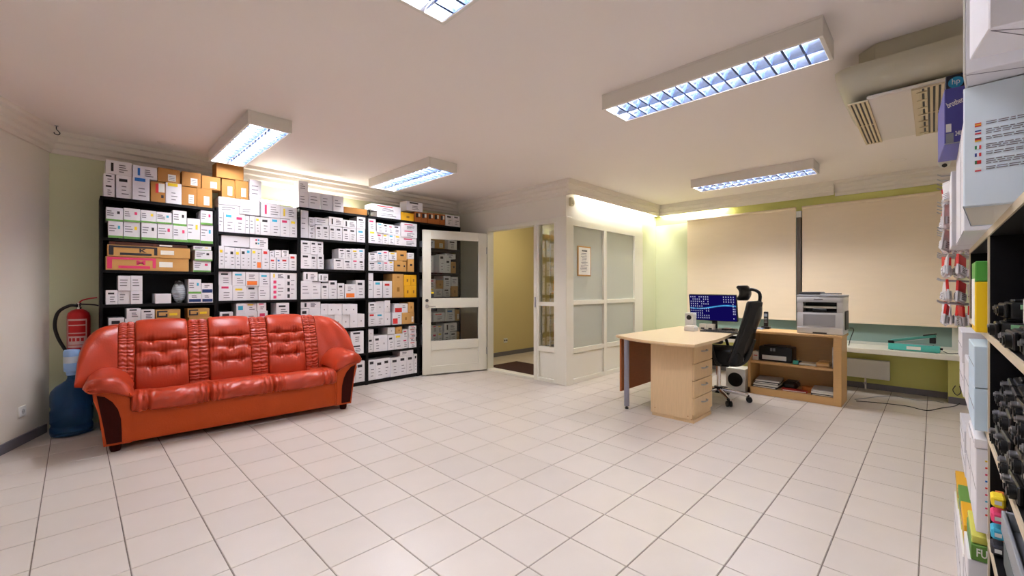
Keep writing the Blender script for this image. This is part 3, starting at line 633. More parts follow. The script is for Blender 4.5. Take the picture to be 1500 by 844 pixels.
# plastic bag and coil among the cartons
bg = thing('plastic_bag', 'clear plastic bag of grey coiled hose, third shelf by fire extinguisher', 'bag', (.712, YF+.10, 1.0955))
def bagf(u, v):
    a = 2*PI*u; t = v; r = math.sin(PI*min(1, t*1.02+.05))**.6
    k = 1+.05*math.sin(a*5+t*9)+.035*math.sin(t*75+.6*math.sin(a*2))
    return (.055*r*k*math.cos(a), .06*r*k*math.sin(a), .235*t)
b = nb(); g = surf(b, bagf, 28, 90, cu=True)
b.faces.new([r[0] for r in g][::-1]); b.faces.new([r[-1] for r in g])
build('film', b, mat('bag_film', (206, 216, 224), .15, trans=.25), bg, smooth=80)
b = nb(); tube(b, [(.04*math.sin(PI*(.12+.76*i/160))**.5*math.cos(i*.62), .045*math.sin(PI*(.12+.76*i/160))**.5*math.sin(i*.62), .012+.20*i/160) for i in range(160)], .006, 6)
build('coiled_hose', b, M_dgrey, bg, smooth=60)
ko = tag(build('cable_coil', tube(nb(), [(.022*math.cos(i*.5)*(1-.004*i), .014*math.sin(i*.5*.3), .042+.035*math.sin(i*.5)) for i in range(60)], .0042, 6), M_dgrey, loc=(2.652, YF+.03, 2.1705), smooth=60), 'small grey cable coil on top of the shelves beside flat brown box', 'cable')

# ---------------------------------------------------------------- sofa (local x along the length, y to the back)
SOF = thing('leather_sofa', 'orange red leather three seat sofa with tufted back in front of shelves', 'sofa', (.141, 4.395, 0), math.radians(-3.93))
SL = 1.86
part('base', M_lea2, SOF, (.13, .02, .055), (SL-.13, .70, .31), .012, 3)
for u in (.07, SL-.07):
    for v in (.06, .62): build('foot', lathe(nb(), [(.028, 0), (.034, .02), (.036, .056)], (u, v, 0), 16), M_wood, SOF, smooth=50)
def mir(s): return (lambda u: u) if s == 0 else (lambda u: SL-u)
for s in (0, 1):
    f = mir(s)
    side = [(.005, .055), (.165, .055), (.165, .40), (.10, .455), (-.055, .475), (-.05, .42), (-.02, .30), (-.004, .16)]
    b = nb(); prism(b, side, lambda p, q, t: (f(p), t, q), 0, .66)
    bmesh.ops.bevel(b, geom=[e for e in b.edges if abs(e.verts[0].co.y-e.verts[1].co.y) < .01 and min(e.verts[0].co.y, e.verts[1].co.y) < .01], offset=.012, segments=2, affect='EDGES')
    arm = build('arm_side', b, M_lea2, SOF, smooth=40)
    inl = [(.022, .075), (.108, .075), (.106, .16), (.102, .25), (.085, .325), (.055, .385), (.012, .43), (-.03, .445), (-.008, .30), (.01, .18)]
    build('arm_inlay', prism(nb(), inl, lambda p, q, t: (f(p), t, q), -.006, .004), M_wood, arm)
    # padded arm top: closed section swept to the back
    sec = [Vector((p[0], 0, p[1])) for p in [(-.105, .495), (-.085, .535), (-.02, .572), (.07, .560), (.135, .505), (.172, .432), (.165, .40), (.10, .425), (.0, .455), (-.08, .468)]]
    sec = spline(sec + [sec[0]], 4)[:-1]
    cen = Vector((.03, 0, .49))
    def padf(u, v):
        p = sec[int(round(v*len(sec))) % len(sec)]; y = -.045+.60*u
        k = min(1, math.sqrt(max(0, 1-(max(0, .12-u)/.12)**2))*.5+.5) if u < .12 else 1
        k = k*(1+.02*math.sin(u*9)); q = cen+(p-cen)*k
        return (f(q.x), y+.01*math.sin(v*20), q.z+.012*math.sin(PI*u)+(.015*u))
    b = nb(); g = surf(b, padf, 26, len(sec), cv=True)
    b.faces.new(g[0][::-1]); b.faces.new(g[-1])
    pad = build('arm_pad', b, M_lea, SOF, smooth=70)
    pts = [Vector(padf(.035, v/len(sec))) + Vector((0, -.004, 0)) for v in [len(sec)-4+i for i in range(-16, 8)]]
    build('piping', tube(nb(), pts, .004, 6), M_lea2, pad, smooth=60)
# seat cushion with gathers
def gather(u):
    """1 inside a gathered stretch of the seat front"""
    return max(math.exp(-((u-c)/.055)**2) for c in (.215, .615, .70, 1.09, 1.18, 1.62))
SEC = [Vector(p) for p in [(.60, .36, 0), (.45, .385, 0), (.25, .412, 0), (.10, .43, 0), (.0, .425, 0), (-.05, .39, 0), (-.062, .345, 0), (-.04, .298, 0), (.02, .285, 0), (.12, .30, 0), (.6, .30, 0)]]
SECS = spline(SEC, 6)
def seatf(u, v):
    x = .155+u*(SL-.31); k = v*(len(SECS)-1); i = min(int(k), len(SECS)-2); p = SECS[i].lerp(SECS[i+1], k-i)
    g = gather(x); fr = max(0, min(1, (.16-p.x)/.12)) if p.y > .29 else .6
    n = Vector((p.x-.2, (p.y-.35)*1.6, 0)).normalized()
    d = -.026*max(math.exp(-((x-c)/.012)**2) for c in (.165+.09, .655, 1.135, 1.58))*fr
    d += .010*g*fr*math.sin(x*160+.5*math.sin(k*.5)) + .004*(1-g)*fr*math.sin(x*55+k*.6)*math.sin(x*17)
    d += .012*(1-g)*max(0, math.sin((x-.2)*PI/.47))**2*fr
    sag = -.018*max(0, math.sin((x-.155)/(SL-.31)*PI*3))**2 if p.x > .1 else 0
    e = min(u, 1-u); rd = math.sqrt(max(0, 1-max(0, (.035-e)/.035)**2))
    c = Vector((.2, .35, 0)); q = c+(p+n*d-c)*(.75+.25*rd)
    return (x, q.x, q.y+sag)
b = nb(); g = surf(b, seatf, 220, 66); b.faces.new(g[0]); b.faces.new(g[-1][::-1])
build('seat_cushion', b, M_lea, SOF, smooth=80)
# back: height and forward wrap depend on x
BP = spline([Vector(p) for p in [(.44, .0, 0), (.445, .2, 0), (.475, .45, 0), (.515, .7, 0), (.555, .88, 0), (.605, .98, 0), (.655, 1.0, 0), (.70, .95, 0), (.725, .82, 0), (.735, .5, 0), (.735, -.1, 0)]], 8)
def back_top(x):
    d = max(0, abs(x-.925)-.70)/.39
    return .58+.34*math.sqrt(max(0, 1-min(1, d)**(4.2 if x < 1 else 2.8)))
def back_pt(x, t):
    k = t*(len(BP)-1); i = min(int(k), len(BP)-2); p = BP[i].lerp(BP[i+1], k-i); q = BP[min(i+1, len(BP)-1)]-BP[i]
    nrm = Vector((-q.y, q.x/.55, 0)).normalized()          # (y, z): out of the cushion
    if nrm.x > 0 and t < .4: nrm = -nrm
    H = back_top(x); e = min(1, max(0, abs(x-.925)-.70)/.39)
    y = p.x - .16*e*e*(1 if t < .75 else .4); zb = .35+.13*e; z = zb+(H-zb)*p.y
    return Vector((x, y, z)), Vector((0, -abs(nrm.x) if t < .55 else nrm.x, abs(nrm.y)))
FT = .62   # front share of t that is padded
def strip(name, xa, xb, disp, nx, nz, m=M_lea):
    def f(u, v):
        x = xa+(xb-xa)*u; p, n = back_pt(x, v)
        return p+n*disp(u, v, x)
    b = nb(); surf(b, f, nx, nz)
    return build(name, b, m, SOF, smooth=80)
def puff(e): return math.sqrt(max(0, 1-(2*e-1)**2)) if 0 <= e <= 1 else 0
ROWS = (.168, .252, .325)                       # t of the three creases, from the seat up
def tuft(u, v, x):
    if v > FT: return .0
    d = .030*puff(u)**.5
    for i, r in enumerate(ROWS):
        btn = ((.28, .74) if i != 1 else (.02, .5, .98))
        cr = math.exp(-((v-r-.004*math.sin(u*9))/.011)**2); mid = max(0, 1-abs(u-.5)/.46)**.35
        d -= .017*cr*mid
        for c in btn:
            q = ((u-c)/.075)**2+((v-r)/.026)**2; d -= .022*math.exp(-q)
            d -= .0055*math.exp(-((v-r)/.04)**2)*math.exp(-((u-c)/.14)**2)*math.cos((u-c)*42+i)**2
    for a, c in ((.0, .168), (.168, .252), (.252, .325), (.325, .62)):
        if a <= v < c: d += .016*puff((v-a)/(c-a))**.6
    return d
def ruche(u, v, x):
    if v > FT+.08: return .0
    lob = .009*abs(math.sin(u*2*PI))**.6
    return .012*puff(u)**.4+lob+.0045*math.sin(v*250+.7*math.sin(u*17+v*31)+1.2*math.sin(v*77))*(.35+.65*puff(u))
def wing(u, v, x):
    return .016*puff(min(1, max(0, u*.9+.05)))**.5*(1 if v < FT else .2) + .003*math.sin(x*40+v*20)*(1 if v < .5 else 0)
PAN = [(.186, .548), (.705, 1.041), (1.194, 1.535)]; RU = [(.075, .186), (.548, .705), (1.041, 1.194), (1.535, 1.665)]
for xa, xb in PAN: strip('back_panel', xa, xb, tuft, 70, 120)
for xa, xb in RU: strip('ruched_strip', xa, xb, ruche, 26, 220)
strip('back_wing', -.165, .075, wing, 28, 60); strip('back_wing', 1.665, 2.015, wing, 28, 60)
part('back_board', M_lea2, SOF, (.03, .70, .055), (SL-.03, .735, .60), .01)

# ---------------------------------------------------------------- corner: extinguisher, water bottle, socket, hook
ex = thing('fire_extinguisher', 'red fire extinguisher with black hose hung on pale green wall', 'fire extinguisher', (.022, SY-.10, .62))
M_red = mat('red_enamel', (186, 20, 24), .3)
build('cylinder', lathe(nb(), [(.05, 0), (.073, .01), (.075, .03), (.075, .37), (.068, .40), (.045, .425), (.022, .435)]), M_red, ex, smooth=50)
def wrap(z0, z1, a0, a1, r, n=14):
    b = nb(); surf(b, lambda u, v: (r*math.cos(a0+(a1-a0)*u), r*math.sin(a0+(a1-a0)*u), z0+(z1-z0)*v), n, 1); return b
fa = math.radians(-102)
build('paper_label', wrap(.10, .35, fa-.95, fa+.95, .0757), mat('extinguisher_label', (214, 178, 172), .5), ex, smooth=60)
for k, (z0, z1) in enumerate(((.30, .335), (.23, .29), (.20, .222))): build('label_band', wrap(z0, z1, fa-.8, fa+.8, .0761), M_red, ex, smooth=60)
for k in range(4): build('pictogram', wrap(.155, .185, fa-.7+.36*k, fa-.45+.36*k, .0761, 4), M_red, ex, smooth=60)
build('label_line', wrap(.12, .126, fa-.8, fa+.6, .0761), M_red, ex, smooth=60)
build('valve', lathe(nb(), [(.018, .43), (.02, .45), (.014, .455), (.014, .475), (.018, .48), (.018, .49)], seg=16), M_chrome, ex, smooth=40)
b = nb(); tube(b, spline([(.0, 0, .485), (.02, -.01, .51), (.06, -.03, .525), (.115, -.05, .535)], 4), .006); build('lever', b, M_red, ex, smooth=50)
b = nb(); tube(b, spline([(.0, 0, .478), (.05, -.03, .475), (.10, -.05, .47), (.125, -.055, .462)], 4), .006); build('carry_handle', b, M_bplas, ex, smooth=50)
b = nb(); tube(b, spline([(-.01, -.01, .465), (-.06, -.02, .465), (-.125, -.03, .41), (-.145, -.03, .30), (-.125, -.03, .19), (-.085, -.035, .09), (-.07, -.04, .05)], 6), .0125, 10); build('hose', b, M_bplas, ex, smooth=60)
b = nb(); cyl(b, (-.07, -.04, .055), (-.062, -.044, .015), .016, .012); build('nozzle', b, M_bplas, ex, smooth=50)
part('wall_bracket', M_steel, ex, (-.02, .06, .36), (.02, .10, .42))
wb = thing('water_bottle', 'large blue water bottle with hand pump beside the sofa', 'bottle', (-.02, 5.235, 0))
M_bott = mat('blue_polycarbonate', (50, 104, 160), .08, trans=.75, ior=1.3)
pr = [(.09, 0), (.128, .012), (.132, .03), (.132, .07), (.125, .085), (.125, .10), (.132, .115), (.132, .21), (.125, .225), (.125, .24), (.132, .255), (.132, .345), (.126, .375), (.10, .41), (.06, .44), (.035, .46), (.028, .48), (.028, .525)]
build('body', lathe(nb(), pr, seg=40), M_bott, wb, smooth=50)
M_pump = mat('pale_blue_plastic', (150, 186, 232), .35)
build('pump_collar', lathe(nb(), [(.034, .50), (.036, .53), (.05, .535), (.052, .60), (.05, .605)], seg=24), M_pump, wb, smooth=40)
build('pump_sleeve', lathe(nb(), [(.050, .605), (.052, .61), (.052, .655), (.05, .66)], seg=24), mat('clear_blue_plastic', (196, 204, 214), .3), wb, smooth=40)
build('pump_button', lathe(nb(), [(.052, .66), (.053, .665), (.053, .70), (.046, .715), (.02, .72)], seg=24), M_pump, wb, smooth=40)
b = nb(); tube(b, spline([(.045, -.01, .57), (.075, -.02, .575), (.088, -.024, .55)], 4), .009); build('spout', b, M_pump, wb, smooth=60)
# wall socket on the white wall
sp = LW0+LWD*.368; nI = -nL
sk = thing('wall_socket', 'white wall socket low on the white wall by the sofa', 'socket', (sp.x, sp.y, .262), math.atan2(LWD.y, LWD.x))
part('plate', M_wplas, sk, (-.042, -.0, -.042), (.042, .012, .042), .004, 2)
build('outlet', cyl(nb(), (0, .0125, 0), (0, .013, 0), .02), mat('socket_shade', (186, 184, 180), .5), sk, smooth=40)
for dx in (-.008, .008): build('pin_hole', cyl(nb(), (dx, .0132, 0), (dx, .0135, 0), .003), M_bplas, sk)
hk = thing('ceiling_hook', 'small dark metal hook in the ceiling near the white wall', 'hook', (-.11, 5.235, CEIL))
b = nb(); tube(b, spline([(0, 0, 0), (0, 0, -.03), (.012, 0, -.045), (.02, 0, -.06), (.01, 0, -.075), (-.01, 0, -.07), (-.014, 0, -.058)], 4), .0035); build('hook', b, M_dgrey, hk, smooth=60)
build('rose', cyl(nb(), (0, 0, -.006), (0, 0, 0), .012), M_steel, hk, smooth=40)
for (x, y), lb in (((.60, 5.14), 'flat white rosette on the ceiling near the shelf end lamp'), ((6.14, .265), 'flat white rosette on the ceiling near the dome camera')):
    d = thing('ceiling_rosette', lb, 'rosette', (x, y, CEIL)); build('disc', lathe(nb(), [(.03, -.008), (.055, -.005), (.06, 0)], seg=24), M_ceil, d, smooth=40); build('rim', lathe(nb(), [(.058, -.003), (.066, -.002), (.067, 0)], seg=24), M_corn, d, smooth=40)
dc = thing('dome_camera', 'small white dome camera on the ceiling beside the cornice', 'camera', (6.5, -.086, CEIL-.02))
build('mount', cyl(nb(), (0, 0, -.012), (0, 0, .02), .05, seg=28), M_wplas, dc, smooth=40)
build('housing', lathe(nb(), [(.01, -.05), (.03, -.045), (.043, -.03), (.046, -.012)], seg=28), M_wplas, dc, smooth=50)
build('lens', cyl(nb(), (-.025, 0, -.035), (-.052, .0, -.04), .022, .020), M_bplas, dc, smooth=40)

# ---------------------------------------------------------------- desk
DZ = .74
dk = thing('office_desk', 'beech office desk with curved front edge and grey tube leg', 'desk', (4.5, 1.95, 0))
edge = spline([Vector(p) for p in [(-.665, -.45, 0), (-.69, -.30, 0), (-.68, -.05, 0), (-.60, .22, 0), (-.45, .46, 0)]], 6)
poly = [(p.x, p.y) for p in edge] + [(.98, .42), (1.06, .42), (1.06, -.33), (.62, -.36), (.2, -.42), (-.1, -.45)]
b = nb(); prism(b, poly, lambda p, q, t: (p, q, t), DZ-.028, DZ)
build('desktop', b, M_beecht, dk)
build('edge_band', tube(nb(), [(p.x-.0005, p.y, DZ-.014) for p in edge], .0142, 6), M_beech, dk, smooth=60)
leg_ = build('leg', cyl(nb(), (-.525, .30, .03), (-.525, .30, DZ-.028), .026, seg=24), mat('grey_tube', (142, 140, 152), .4), dk, smooth=40)
build('leg_foot', lathe(nb(), [(.018, 0), (.02, .01), (.012, .014), (.012, .032)], (-.525, .30, 0), 16), M_bplas, leg_, smooth=40)
part('modesty_panel', M_brown, dk, (-.52, .365, .165), (.95, .385, DZ-.03), .002)
build('leg', cyl(nb(), (.97, .34, 0), (.97, .34, DZ-.028), .026, seg=24), MATS['grey_tube'], dk, smooth=40)
pd = thing('drawer_pedestal', 'beech pedestal with four drawers under the desk front', 'drawers', (4.175, 1.76, 0))
part('carcass', M_beech, pd, (-.225, -.19, .03), (.225, .215, DZ-.032), .002)
part('plinth', M_beech, pd, (-.215, -.20, 0), (.215, .205, .03))
for k in range(4):
    z0 = .075+k*.158
    dr_ = part('drawer', M_beech, pd, (-.222, -.207, z0), (.222, -.19, z0+.1505), .003)
    h_ = nb(); tube(h_, spline([(-.06, -.208, z0+.10), (-.045, -.228, z0+.10), (0, -.234, z0+.10), (.045, -.228, z0+.10), (.06, -.208, z0+.10)], 5), .006, 8)
    build('handle', h_, M_steel, dr_, smooth=60)
for y, z in ((-.15, .06), (.17, .08), (-.18, .035)): build('screw_cap', cyl(nb(), (-.2265, y, z), (-.225, y, z), .005, seg=10), M_brown, pd)
# monitor
mo = thing('monitor', 'wide black monitor showing a dark blue desktop with icons', 'monitor', (5.37, 1.885, DZ), math.radians(-2))
TILT = math.radians(-10); PV = Vector((0, 0, .105))
def tilted(o):
    o.rotation_euler = (0, TILT, 0); o.location = PV-Matrix.Rotation(TILT, 3, 'Y') @ PV
    return o
tilted(part('casing', M_bplas, mo, (.0, -.275, .105), (.035, .275, .425), .005))
sm = bpy.data.materials.new('screen'); sm.use_nodes = True; nt = sm.node_tree; n = nt.nodes; l = nt.links; n.clear()
tc = n.new('ShaderNodeTexCoord'); sp_ = n.new('ShaderNodeSeparateXYZ'); l.new(tc.outputs['Object'], sp_.inputs[0])
def mth(op, a, b=None):
    q = n.new('ShaderNodeMath'); q.operation = op
    for i, v in enumerate((a, b)):
        if v is None: continue
        if isinstance(v, (int, float)): q.inputs[i].default_value = v
        else: l.new(v, q.inputs[i])
    return q.outputs[0]
wv = mth('ADD', mth('MULTIPLY', mth('SINE', mth('MULTIPLY', sp_.outputs['Y'], 9.0)), -.022), .275)
ds = mth('ABSOLUTE', mth('SUBTRACT', sp_.outputs['Z'], wv))
gl = mth('POWER', mth('MAXIMUM', mth('SUBTRACT', 1.0, mth('MULTIPLY', ds, 55.0)), 0.0), 3.0)
nz = n.new('ShaderNodeTexNoise'); nz.inputs['Scale'].default_value = 14; l.new(tc.outputs['Object'], nz.inputs['Vector'])
gl = mth('MULTIPLY', gl, mth('MULTIPLY', nz.outputs['Fac'], 1.8))
cr = n.new('ShaderNodeValToRGB'); cr.color_ramp.elements[0].color = lin((14, 8, 74))+(1,); cr.color_ramp.elements[1].color = lin((90, 190, 255))+(1,)
l.new(gl, cr.inputs[0]); em = n.new('ShaderNodeEmission'); em.inputs[1].default_value = .7; l.new(cr.outputs[0], em.inputs[0])
ou = n.new('ShaderNodeOutputMaterial'); l.new(em.outputs[0], ou.inputs[0])
tilted(part('screen', sm, mo, (-.0012, -.268, .113), (.0, .268, .418)))
M_icon = emission('screen_icon', (200, 200, 235), .55)
b = nb()
def icon(y, z):
    box(b, (-.0018, y-.006, z), (-.0012, y+.004, z+.009)); box(b, (-.0018, y-.007, z-.006), (-.0012, y+.005, z-.0042))
for i in range(10):
    for k in range(9 if i not in (4, 7) else 6):
        if random.random() < .93: icon(.25-.0255*k, .395-.0285*i)
for i in range(3):
    for k in range(5): icon(-.135-.027*k, .395-.0285*i)
for i in range(3, 8): icon(-.235, .395-.0285*i); (icon(-.252, .395-.0285*i) if i > 4 else None)
icon(-.235, .14)
tilted(build('desktop_icons', b, M_icon, mo))
part('stand_neck', M_bplas, mo, (.037, -.03, .01), (.06, .03, .20), .003); part('stand_foot', M_bplas, mo, (-.05, -.12, 0), (.13, .12, .012), .004)
def speaker(loc, rz, wd, dp, h, label, cones, cat='speaker'):
    t = thing('loudspeaker', label, cat, loc, rz)
    part('cabinet', M_wplas, t, (0, -wd/2, .004), (dp, wd/2, h), .008, 2)
    for z, r in cones:
        build('cone', lathe(nb(), [(.003, .010), (r*.35, .008), (r*.85, .003), (r, .006), (r*1.04, .0)], seg=28, M=Matrix.Translation((0, 0, z)) @ Matrix.Rotation(-PI/2, 4, 'Y')), M_bplas, t, smooth=50)
    for sy in (-1, 1): part('foot', M_bplas, t, (.01, sy*wd*.35-.01, 0), (dp-.01, sy*wd*.35+.01, .004))
    return t
speaker((5.12, 2.075, DZ), 0, .10, .10, .205, 'small white desktop loudspeaker beside the monitor', [(.15, .028), (.065, .0)][:1])
speaker((5.58, 1.705, 0), math.radians(-3), .22, .26, .27, 'white subwoofer with round black cone on the floor', [(.135, .082)])
pb = thing('paper_stack', 'white box of slips in front of the small loudspeaker', 'paper', (5.04, 2.02, DZ)); part('tray', M_wplas, pb, (-.05, -.06, 0), (.06, .06, .05), .003); part('slips', M_lbl, pb, (-.04, -.05, .05), (.05, .05, .062))
for x, y, lb in ((5.28, 1.965, 'white card box under the monitor edge'), (5.27, 1.875, 'second white card box under the monitor beside keyboard')):
    c_ = thing('card_box', lb, 'box', (x, y, DZ)); part('body', M_lbl, c_, (-.03, -.04, 0), (.03, .04, .075), .002); part('mark', INK['k'], c_, (-.0312, -.02, .012), (-.03, .02, .03))
kb = thing('keyboard', 'grey computer keyboard on the desk', 'keyboard', (5.13, 1.725, DZ), math.radians(4))
part('case', M_dgrey, kb, (-.075, -.20, 0), (.075, .20, .014), .004)
for r in range(5):
    b = nb()
    for k in range(15): box(b, (-.064+r*.026, -.19+k*.0255, .014), (-.064+r*.026+.02, -.19+k*.0255+.02, .019))
    build('key_row', b, M_bplas, kb)
oi_ = thing('desk_organizer', 'black desk tray with small items beside the keyboard', 'tray', (5.32, 1.70, DZ)); part('tray', M_bplas, oi_, (-.05, -.09, 0), (.05, .06, .03), .003); part('note_pad', mat('pink_paper', (222, 186, 178), .7), oi_, (-.04, -.03, .03), (.02, .04, .036))

# ---------------------------------------------------------------- office chair: +y is where the sitter looks
ch = thing('office_chair', 'black high back office chair with headrest and chrome star base', 'chair', (5.015, 1.705, 0), math.radians(3))
M_fab = mat('black_mesh_fabric', (14, 14, 16), .75, bump=.3, bscale=300); M_blea = mat('black_leather', (18, 18, 20), .28, bump=.1, bscale=80)
for k in range(5):
    a = math.radians(215+72*k); ux, uy = math.cos(a), math.sin(a)
    b = nb(); tube(b, spline([(ux*.03, uy*.03, .115), (ux*.15, uy*.15, .10), (ux*.285, uy*.285, .075)], 5), [.026-.0008*i for i in range(11)], 8); arm_ = build('base_arm', b, M_chrome, ch, smooth=60)
    b = nb(); px_, py_ = -uy, ux
    for s in (-1, 1): cyl(b, (ux*.30+px_*.008*s, uy*.30+py_*.008*s, .031), (ux*.30+px_*.026*s, uy*.30+py_*.026*s, .031), .03, seg=18)
    cyl(b, (ux*.292, uy*.292, .03), (ux*.292, uy*.292, .08), .012, seg=12)
    build('castor', b, M_bplas, arm_, smooth=40)
build('gas_lift', cyl(nb(), (0, 0, .09), (0, 0, .40), .025), M_chrome, ch, smooth=40); build('hub', cyl(nb(), (0, 0, .08), (0, 0, .15), .045), M_bplas, ch, smooth=40)
part('tilt_mechanism', M_bplas, ch, (-.09, -.13, .385), (.09, .12, .43), .01); build('tilt_lever', tube(nb(), [(.08, -.02, .40), (.22, -.02, .405), (.24, -.02, .40)], .007), M_steel, ch, smooth=60)
part('seat', M_fab, ch, (-.25, -.26, .43), (.25, .25, .585), .035, 3)
def backf(u, v):
    z = .47+.62*v; x = (u-.5)*(.50-.09*v+.05*math.sin(PI*v)); bow = .055*(1-(2*u-1)**2)
    y = -.20-.14*v-.025*math.sin(PI*v*.9)+.03*(1-v)
    return x, y, z, bow
b = nb(); surf(b, lambda u, v: (lambda q: (q[0], q[1]-q[3], q[2]))(backf(u, v)), 20, 26)
o = build('backrest', b, M_fab, ch, smooth=70); sd = o.modifiers.new('thick', 'SOLIDIFY'); sd.thickness = .05; sd.offset = 0
b = nb(); fr = [backf(0, i/16) for i in range(17)]+[backf(u/8, 1) for u in range(1, 8)]+[backf(1, 1-i/16) for i in range(17)]+[backf(1-u/8, 0) for u in range(1, 9)]
tube(b, [(q[0], q[1]-q[3], q[2]) for q in fr], .017, 8); build('back_frame', b, M_bplas, ch, smooth=60)
b = nb(); surf(b, lambda u, v: (lambda q: (q[0]*.62, q[1]-q[3]-.034-.018*math.sin(PI*v), q[2]))(backf(u, .12+.36*v)), 12, 10); build('lumbar_shell', b, M_blea, ch, smooth=70)
b = nb(); surf(b, lambda u, v: (lambda q: (q[0]*.66, q[1]-q[3]-.032-.014*math.sin(PI*v), q[2]))(backf(u, .55+.38*v)), 12, 10); build('upper_shell', b, M_blea, ch, smooth=70)
b = nb(); tube(b, spline([(0, -.06, .41), (0, -.20, .42), (0, -.285, .50), (0, -.345, .70)], 6), .03, 10); build('back_bar', b, M_bplas, ch, smooth=60)
b = nb(); tube(b, spline([(0, -.37, 1.0), (0, -.405, 1.10), (0, -.40, 1.19), (0, -.33, 1.225), (0, -.29, 1.20)], 6), .017, 10); build('headrest_arm', b, M_bplas, ch, smooth=60)
b = nb(); surf(b, lambda u, v: ((u-.5)*.28, -.235-.11*(1-(2*u-1)**2)*.5+.035*(1-(2*v-1)**2)*-1+.02, 1.115+.145*v), 16, 12)
o = build('headrest', b, M_blea, ch, smooth=70); sd = o.modifiers.new('thick', 'SOLIDIFY'); sd.thickness = .04; sd.offset = 0; bv = o.modifiers.new('round', 'BEVEL'); bv.width = .012; bv.segments = 3
for s in (-1, 1):
    b = nb(); tube(b, spline([(s*.20, -.08, .43), (s*.27, -.06, .45), (s*.285, -.03, .55), (s*.285, 0, .655)], 5), .016, 8); build('arm_post', b, M_bplas, ch, smooth=60)
    part('arm_pad', M_bplas, ch, (s*.285-.04, -.12, .655), (s*.285+.04, .13, .69), .012, 2)
build('price_tag', box(nb(), (-.03, -.262, .455), (.03, -.259, .50)), M_wplas, ch)

# ---------------------------------------------------------------- bookcase behind the desk
bk = thing('low_bookcase', 'low beech bookcase with two open shelves under the printer', 'bookcase', (5.585, 1.125, 0))
part('top_board', M_beechw, bk, (-.015, -.455, .715), (.42, .45, .742), .003)
for y in (-.445, .415): part('side_panel', M_beechw, bk, (0, y, 0), (.40, y+.028, .715), .002)
part('front_post', M_beechw, bk, (-.002, -.445, .0), (.018, -.375, .715), .002)
part('back_panel', M_beechw, bk, (.388, -.417, .05), (.398, .415, .715)); part('shelf', M_beechw, bk, (.012, -.417, .36), (.388, .415, .388), .002)
part('bottom_board', M_beechw, bk, (.012, -.417, .055), (.388, .415, .08)); part('plinth', M_beechw, bk, (.0, -.375, 0), (.018, .443, .078), .002)
# laser printer
lp = thing('laser_printer', 'light grey multifunction laser printer on the low bookcase', 'printer', (5.62, .875, .742))
M_lp = mat('printer_grey', (224, 226, 230), .4); M_lp2 = mat('printer_shade', (176, 178, 184), .4)
part('body', M_lp, lp, (0, -.205, 0), (.38, .205, .235), .008, 2); part('upper_body', M_lp, lp, (0, -.205, .235), (.38, -.15, .37), .006, 2); part('upper_body', M_lp, lp, (0, .15, .235), (.38, .205, .37), .006, 2)
part('output_bay', M_bplas, lp, (.16, -.15, .235), (.38, .15, .37)); part('output_tray', M_dgrey, lp, (.004, -.15, .235), (.16, .15, .243)); part('bay_bar', M_lbl, lp, (.02, -.145, .278), (.15, .145, .30), .002)
part('bay_roof', M_bplas, lp, (.0, -.15, .335), (.16, .15, .345)); part('lid_front', M_lp, lp, (-.004, -.207, .345), (.38, .207, .40), .006, 2)
part('paper_stop', M_bplas, lp, (-.006, -.06, .24), (.02, .06, .275), .004)
part('scanner_bed', M_lp2, lp, (.0, -.21, .40), (.39, .21, .425), .008, 2); part('document_feeder', M_dgrey, lp, (.05, -.0, .425), (.36, .20, .455), .012, 2)
M_t = Matrix.Rotation(math.radians(8), 4, 'X'); part('feeder_tray', M_dgrey, lp, (.08, -.155, .43), (.33, .01, .442), .004)
part('front_flap', M_lp2, lp, (-.005, -.14, .085), (0, .15, .215), .003); part('paper_cassette', M_lp, lp, (-.006, -.205, .006), (.0, .205, .07), .003); part('cassette_grip', M_dgrey, lp, (-.008, -.065, .006), (-.005, .06, .022), .002)
part('control_panel', M_lp2, lp, (-.004, -.19, .405), (.03, .0, .428), .003); part('side_cover', M_dgrey, lp, (.1, -.213, .05), (.34, -.205, .25), .006, 2); part('badge', M_txt, lp, (-.0055, -.03, .372), (-.004, .05, .382))
# cordless phone
ph = thing('cordless_phone', 'black cordless phone standing in its cradle on the bookcase', 'phone', (5.93, 1.46, .742))
part('cradle', M_bplas, ph, (-.05, -.045, 0), (.04, .045, .03), .008, 2); part('handset', M_bplas, ph, (-.02, -.024, .02), (.012, .024, .21), .008, 2); part('display', mat('phone_display', (150, 160, 176), .3), ph, (-.0215, -.016, .15), (-.02, .016, .185))
b = nb()
for r in range(4):
    for k in range(3): box(b, (-.0225, -.016+k*.012, .075+r*.016), (-.02, -.008+k*.012, .084+r*.016))
build('keypad', b, M_grey, ph)
pc = thing('photo_card', 'small glossy blue and pink card leaning by the phone', 'card', (5.84, 1.51, .742)); part('card', mat('blue_card', (120, 150, 196), .3), pc, (-.05, -.045, 0), (.05, .05, .012), .003); part('print', mat('pink_print', (214, 170, 190), .4), pc, (-.04, -.02, .012), (.01, .03, .0135))
